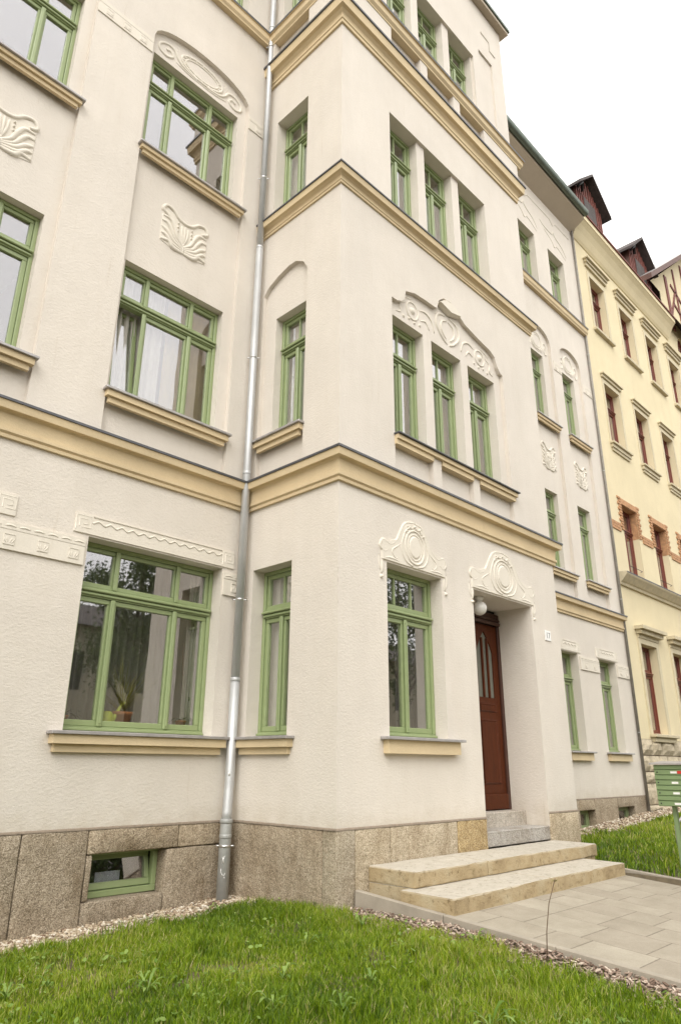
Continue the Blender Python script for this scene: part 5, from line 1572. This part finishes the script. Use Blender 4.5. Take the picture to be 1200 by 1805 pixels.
# bark mulch: flat chips between lawn and kerb
n = 5200
y = r_.uniform(-7.0, -0.05, n); x = 0.222 - r_.random(n) ** 1.1 * 0.40
ln = r_.uniform(0.012, 0.035, n); a = r_.uniform(0, 6.283, n); wdh = ln * r_.uniform(0.25, 0.6, n)
cx, sx_ = np.cos(a), np.sin(a); tlt = r_.uniform(-0.35, 0.35, n)
z = gz_v(x, y) + r_.random(n) * 0.025 + 0.004
V = np.zeros((n, 8, 3))
for q, (u, v_) in enumerate(((-1, -1), (1, -1), (1, 1), (-1, 1))):
    for lay in (0, 1):
        V[:, q + 4 * lay, 0] = x + (u * ln * cx - v_ * wdh * sx_) / 1.6
        V[:, q + 4 * lay, 1] = y + (u * ln * sx_ + v_ * wdh * cx) / 1.6
        V[:, q + 4 * lay, 2] = z + u * ln * tlt + lay * 0.005
bf = np.array([(0, 1, 2, 3), (4, 5, 6, 7), (0, 1, 5, 4), (1, 2, 6, 5), (2, 3, 7, 6), (3, 0, 4, 7)])
F = (bf[None] + (np.arange(n) * 8)[:, None, None]).reshape(-1, 4)
tag(mesh_np('bark_mulch', V.reshape(-1, 3), F, np.repeat(r_.random(n), 8), M['bark'], smooth=False), 'brown bark chips between the lawn and the path kerb', 'mulch', kind='stuff')

# broad-leaved weeds
def leaf_shape(mb, p, az, el, L, wd_):
    """lobed leaf, folded along its rib and drooping at the tip"""
    d = Vector((math.cos(az), math.sin(az), 0)); sd = Vector((-math.sin(az), math.cos(az), 0)); p = Vector(p)
    prof = [(0, 0.12), (0.15, 0.3), (0.3, 0.75), (0.42, 0.55), (0.55, 1.0), (0.68, 0.7), (0.8, 0.85), (1.0, 0.05)]
    vs = []
    for t, w_ in prof:
        up = el * L * (t - 0.75 * t * t)
        c = p + d * (L * t) + Vector((0, 0, up))
        vs += [c - sd * wd_ / 2 * w_ + Vector((0, 0, 0.18 * wd_ * w_)), c, c + sd * wd_ / 2 * w_ + Vector((0, 0, 0.18 * wd_ * w_))]
    fs = []
    for k in range(len(prof) - 1):
        for q in (0, 1): fs.append((3 * k + q, 3 * k + q + 1, 3 * k + q + 4, 3 * k + q + 3))
    mb.add(vs, fs, 0, True)
weed_spots = [(-2.28, -0.62, 'weed with long serrated leaves in the middle of the front lawn', 9, 0.17), (-1.55, -1.05, 'low leafy weed in the lawn, below the corner of the bay', 8, 0.13),
              (-1.15, -2.35, 'large pale-leaved weed at the lower right edge of the lawn', 8, 0.2), (-1.9, -1.35, 'dandelion rosette right of the middle of the lawn', 10, 0.15),
              (-0.55, 1.0, 'young leafy shoot growing beside the pebble strip below the downpipe', 9, 0.13), (-0.02, -1.5, 'dark leafy tuft at the bark strip beside the kerb', 8, 0.11),
              (-0.25, -0.55, 'dark leafy tuft in the bark beside the foot of the steps', 8, 0.13), (-2.9, -0.05, 'weed with broad leaves at the left of the lawn', 8, 0.14),
              (-0.9, -0.6, 'small weed in the lawn halfway to the kerb', 7, 0.11), (-2.4, -1.5, 'flat leafed weed near the bottom edge of the lawn', 9, 0.15), (-3.5, 0.3, 'pale weed at the far left beside the pebbles', 7, 0.12)]
rw_ = random.Random(17)
for k in range(20):
    a_ = rw_.uniform(0.1, 1); q = Vector((-4.6, 1.0)).lerp(Vector((0.0, -2.6)), rw_.random()) + Vector((-0.5, -0.6)) * rw_.uniform(-0.6, 1.7)
    if q.x < edge_left(q.y) - 0.1 and q.y < 1.1 and not (q.x > -0.15 and q.y > -0.2):
        weed_spots.append((q.x, q.y, 'small leafy weed among the grass blades of the front lawn', rw_.choice([4, 5, 6]), rw_.uniform(0.07, 0.12)))
for wx, wy_, lab, nl_, L in weed_spots:
    t = thing('weed_plant', lab, 'weed', (wx, wy_, ground_h(wx, wy_)), group='weeds in the lawn')
    for k in range(nl_):
        mb = MB(); leaf_shape(mb, (0, 0, 0.03), k * 6.283 / nl_ + rp.uniform(-0.3, 0.3), rp.uniform(0.9, 2.6), L * 0.85 * rp.uniform(0.6, 1.2), 0.024 * rp.uniform(0.7, 1.3))
        o = mb.build('leaf', M['leaf'], t)
        at = o.data.attributes.new('tint', 'FLOAT', 'POINT'); at.data.foreach_set('value', [rp.random()] * len(o.data.vertices))
# clover-like undergrowth
n = 5200
x = r_.uniform(-5, 0.1, n); y = r_.uniform(-4.5, 1.2, n)
kk = (vnoise(x, y, 2.6, 91) > 0.55); x, y = x[kk], y[kk]; n = len(x)
z = gz_v(x, y) + r_.uniform(0.02, 0.075, n); a = r_.uniform(0, 6.283, n); rr_ = r_.uniform(0.007, 0.016, n); t1 = r_.uniform(-0.6, 0.6, (n, 2))
V = np.zeros((n, 6, 3))
for q in range(6):
    ang = a + q * 6.283 / 6; ux, uy = np.cos(ang) * rr_ * (1.0 if q % 3 else 1.5), np.sin(ang) * rr_ * (1.0 if q % 3 else 1.5)
    V[:, q] = np.stack([x + ux, y + uy, z + ux * t1[:, 0] + uy * t1[:, 1]], -1)
F = np.arange(n * 6).reshape(n, 6)
tag(mesh_np('clover', V.reshape(-1, 3), F, np.repeat(r_.random(n), 6), M['leaf'], smooth=False), 'small round clover leaves scattered in the front lawn', 'clover', kind='stuff')

st = thing('weed_stalk', 'single tall dry stalk with a seed head beside the kerb', 'weed', (0.10, -2.02, ground_h(0.1, -2.02)))
mb = MB(); mb.tube([(0, 0, 0), (0.01, -0.01, 0.18), (0.04, -0.03, 0.36), (0.09, -0.07, 0.52)], [0.0045, 0.004, 0.0035, 0.003], 6); mb.build('stem', M['twig'], st)
mb = MB()
for k in range(9):
    a = rp.uniform(0, 6.28); blade_leaf(mb, (0.09, -0.07, 0.5), (math.cos(a), math.sin(a), rp.uniform(0.4, 1.6)), rp.uniform(0.03, 0.06), 0.012, 0.8, 4)
mb.build('seed_head', M['leaf_dry'], st)

# ------------------------------------------------------------------ mailboxes
mbx = thing('mailbox_stand', 'green four-tier mailbox unit on two steel posts beside the path', 'mailboxes', (4.18, -1.36, 0.0))
# faces the path (-x), runs towards -y
D, Wd, H0, H1 = 0.30, 0.84, 0.735, 1.205
MB().bbox(0.012, D, -Wd, 0, H0, H1, 0.006).build('cabinet', M['mailbox'], mbx)
mb = MB()
mb.add([(-0.05, -Wd - 0.03, H1 + 0.004), (D + 0.02, -Wd - 0.03, H1 + 0.03), (D + 0.02, 0.03, H1 + 0.03), (-0.05, 0.03, H1 + 0.004), (-0.05, -Wd - 0.03, H1 + 0.018), (D + 0.02, -Wd - 0.03, H1 + 0.044), (D + 0.02, 0.03, H1 + 0.044), (-0.05, 0.03, H1 + 0.018)],
       [(0, 1, 2, 3), (4, 5, 6, 7), (0, 1, 5, 4), (1, 2, 6, 5), (2, 3, 7, 6), (3, 0, 4, 7)])
mb.build('rain_cover', M['ledge'], mbx)
hh = (H1 - H0) / 4
for r0 in range(4):
    for c0 in range(2):
        ya = -0.008 - c0 * Wd / 2; yb_ = ya - Wd / 2 + 0.016; z0 = H0 + r0 * hh
        mb = MB()
        mb.bbox(-0.004, 0.010, yb_, ya, z0 + 0.005, z0 + hh * 0.52, 0.003)
        f = mb.build('mailbox_door', M['mailbox'], mbx)
        mb = MB(); mb.bbox(-0.012, 0.008, yb_, ya, z0 + hh * 0.56, z0 + hh - 0.004, 0.004); mb.build('mail_flap', M['mailbox'], mbx)
        mb = MB(); yc = (ya + yb_) / 2 - 0.02; mb.box(-0.0065, -0.0045, yc - 0.045, yc + 0.03, z0 + hh * 0.17, z0 + hh * 0.37); mb.build('name_card', M['white'], f)
        mb = MB(); mb.tube([(-0.003, ya - 0.035, z0 + hh * 0.28), (-0.010, ya - 0.035, z0 + hh * 0.28)], 0.008, 10); mb.build('lock', M['black'], f)
        if r0 == 3 and c0 == 0:
            mb = MB(); mb.box(-0.0065, -0.0045, yb_ + 0.01, yc - 0.05, z0 + hh * 0.14, z0 + hh * 0.42); mb.build('sticker', M['red_sticker'], f)
for yy in (-0.12, -0.70):
    mb = MB(); mb.bbox(0.10, 0.15, yy - 0.05, yy, -0.3, H0 - 0.002, 0.005); mb.build('post', M['mailbox'], mbx)
bo = thing('steel_bow', 'pale bent steel tube behind the mailboxes at the right edge', 'tube', (6.62, -0.62, 0.0))
MB().tube([(0, 0, -0.2), (0.0, 0.0, 0.35), (0.1, -0.1, 0.5), (0.5, -0.5, 0.62)], 0.02, 8).build('tube', M['ledge'], bo)

# ------------------------------------------------------------------ trees across the street (mirrored in the panes)
def tree(label, x, y, h, cr, seed):
    t = thing('street_tree', label, 'tree', (x, y, -0.7), group='trees across the street')
    r_ = random.Random(seed)
    mb = MB(); mb.tube([(0, 0, 0), (0.1, 0.05, h * 0.25), (0.0, 0.1, h * 0.5), (0.1, 0, h * 0.8)], [0.24, 0.19, 0.14, 0.05], 10)
    cl = []
    for k in range(16):
        a = r_.uniform(0, 6.283); z0 = r_.uniform(0.28, 0.7) * h; L = cr * r_.uniform(0.5, 0.95)
        e = Vector((math.cos(a) * L, math.sin(a) * L, z0 + r_.uniform(0.1, 0.3) * h))
        mb.tube([(0.03, 0.05, z0), ((e.x) * 0.5, e.y * 0.5, (z0 + e.z) / 2 + 0.1), e], [0.08, 0.05, 0.02], 6)
        cl.append(e); cl.append(Vector((e.x * 0.55, e.y * 0.55, (z0 + e.z) / 2 + 0.5)))
    cl.append(Vector((0, 0, h * 0.95)))
    mb.build('trunk', M['bark_tree'], t)
    g = np.random.default_rng(seed); per = 300
    C_ = np.repeat(np.array([c[:] for c in cl]), per, 0); n = len(C_)
    P = C_ + g.normal(0, 0.36 * cr / 2.2, (n, 3))
    a = g.normal(0, 1, (n, 3)); a /= np.linalg.norm(a, axis=1)[:, None]; b = np.cross(a, g.normal(0, 1, (n, 3))); b /= np.linalg.norm(b, axis=1)[:, None]
    s__ = g.uniform(0.06, 0.13, n)[:, None]
    V = np.stack([P - a * s__, P + b * s__ * 0.5, P + a * s__, P - b * s__ * 0.5], 1)
    o = mesh_np('crown', V.reshape(-1, 3), np.arange(n * 4).reshape(n, 4), np.repeat(g.random(n), 4), M['tree_leaf'], t, smooth=False)
TR = [(-9.5, -19, 7.0, 2.6, 'low round tree across the street facing the left wall'), (11.0, -20.0, 13.5, 2.5, 'tall tree across the street mirrored in the wide ground floor window'),
      (3.0, -18.5, 6.5, 2.2, 'small tree across the street opposite the bay'), (24.5, -19, 15, 4.8, 'largest tree across the street, mirrored in the window beside the door'),
      (33, -21, 13, 4.2, 'tall tree far right across the street'), (-20, -21, 10, 3.4, 'tree across the street, far left')]
for i, (x, y, h, cr, lab) in enumerate(TR): tree(lab, x, y, h, cr, 60 + i)
M['opposite'] = stucco('grey_brown_render', (0.56, 0.52, 0.42))
oh = thing('unseen_opposite_house', 'long grey-brown unseen house row added across the street to fill reflections in the lower windows', 'house', (0, -24, 0))  # unseen row added and sized so the lower panes mirror walls, not sky
WO = MB()
hl = []
for k in range(26):
    for z0 in (0.9, 4.5):
        u = -38 + k * 3.4; hl.append(rect(u, u + 1.2, z0, z0 + 1.8))
opp = lambda u, z, d=0.0: (-u, -d, z)
for h_ in hl: strip(WO, opp, h_, 0, 0.2)
face(WO, opp, rect(-45, 50, -1.0, 7.6), hl)
WO.box(-50, 45, -9.0, -8.9, -1.0, 7.6); WO.box(-50, -49.9, -8.9, 0, -1, 7.6); WO.box(44.9, 45, -8.9, 0, -1, 7.6)
WO.build('wall', M['opposite'], oh)
wm = MB(); wm.box(0, 1.2, -0.02, 0.0, 0, 1.8); first = wm.build('window', M['glass_dark'] if 'glass_dark' in M else M['black'], oh)
for k, h_ in enumerate(hl):
    o = first if k == 0 else link('window', first.data, oh)
    o.location = (-h_[1][0], -0.18, h_[0][1])
mb = MB(); mb.add([(-51, 0.5, 7.5), (46, 0.5, 7.5), (46, -4.5, 9.6), (-51, -4.5, 9.6)], [(0, 1, 2, 3)]); mb.add([(-51, -9.5, 7.5), (46, -9.5, 7.5), (46, -4.5, 9.6), (-51, -4.5, 9.6)], [(0, 1, 2, 3)])
mb.build('roof', M['roof'], oh)
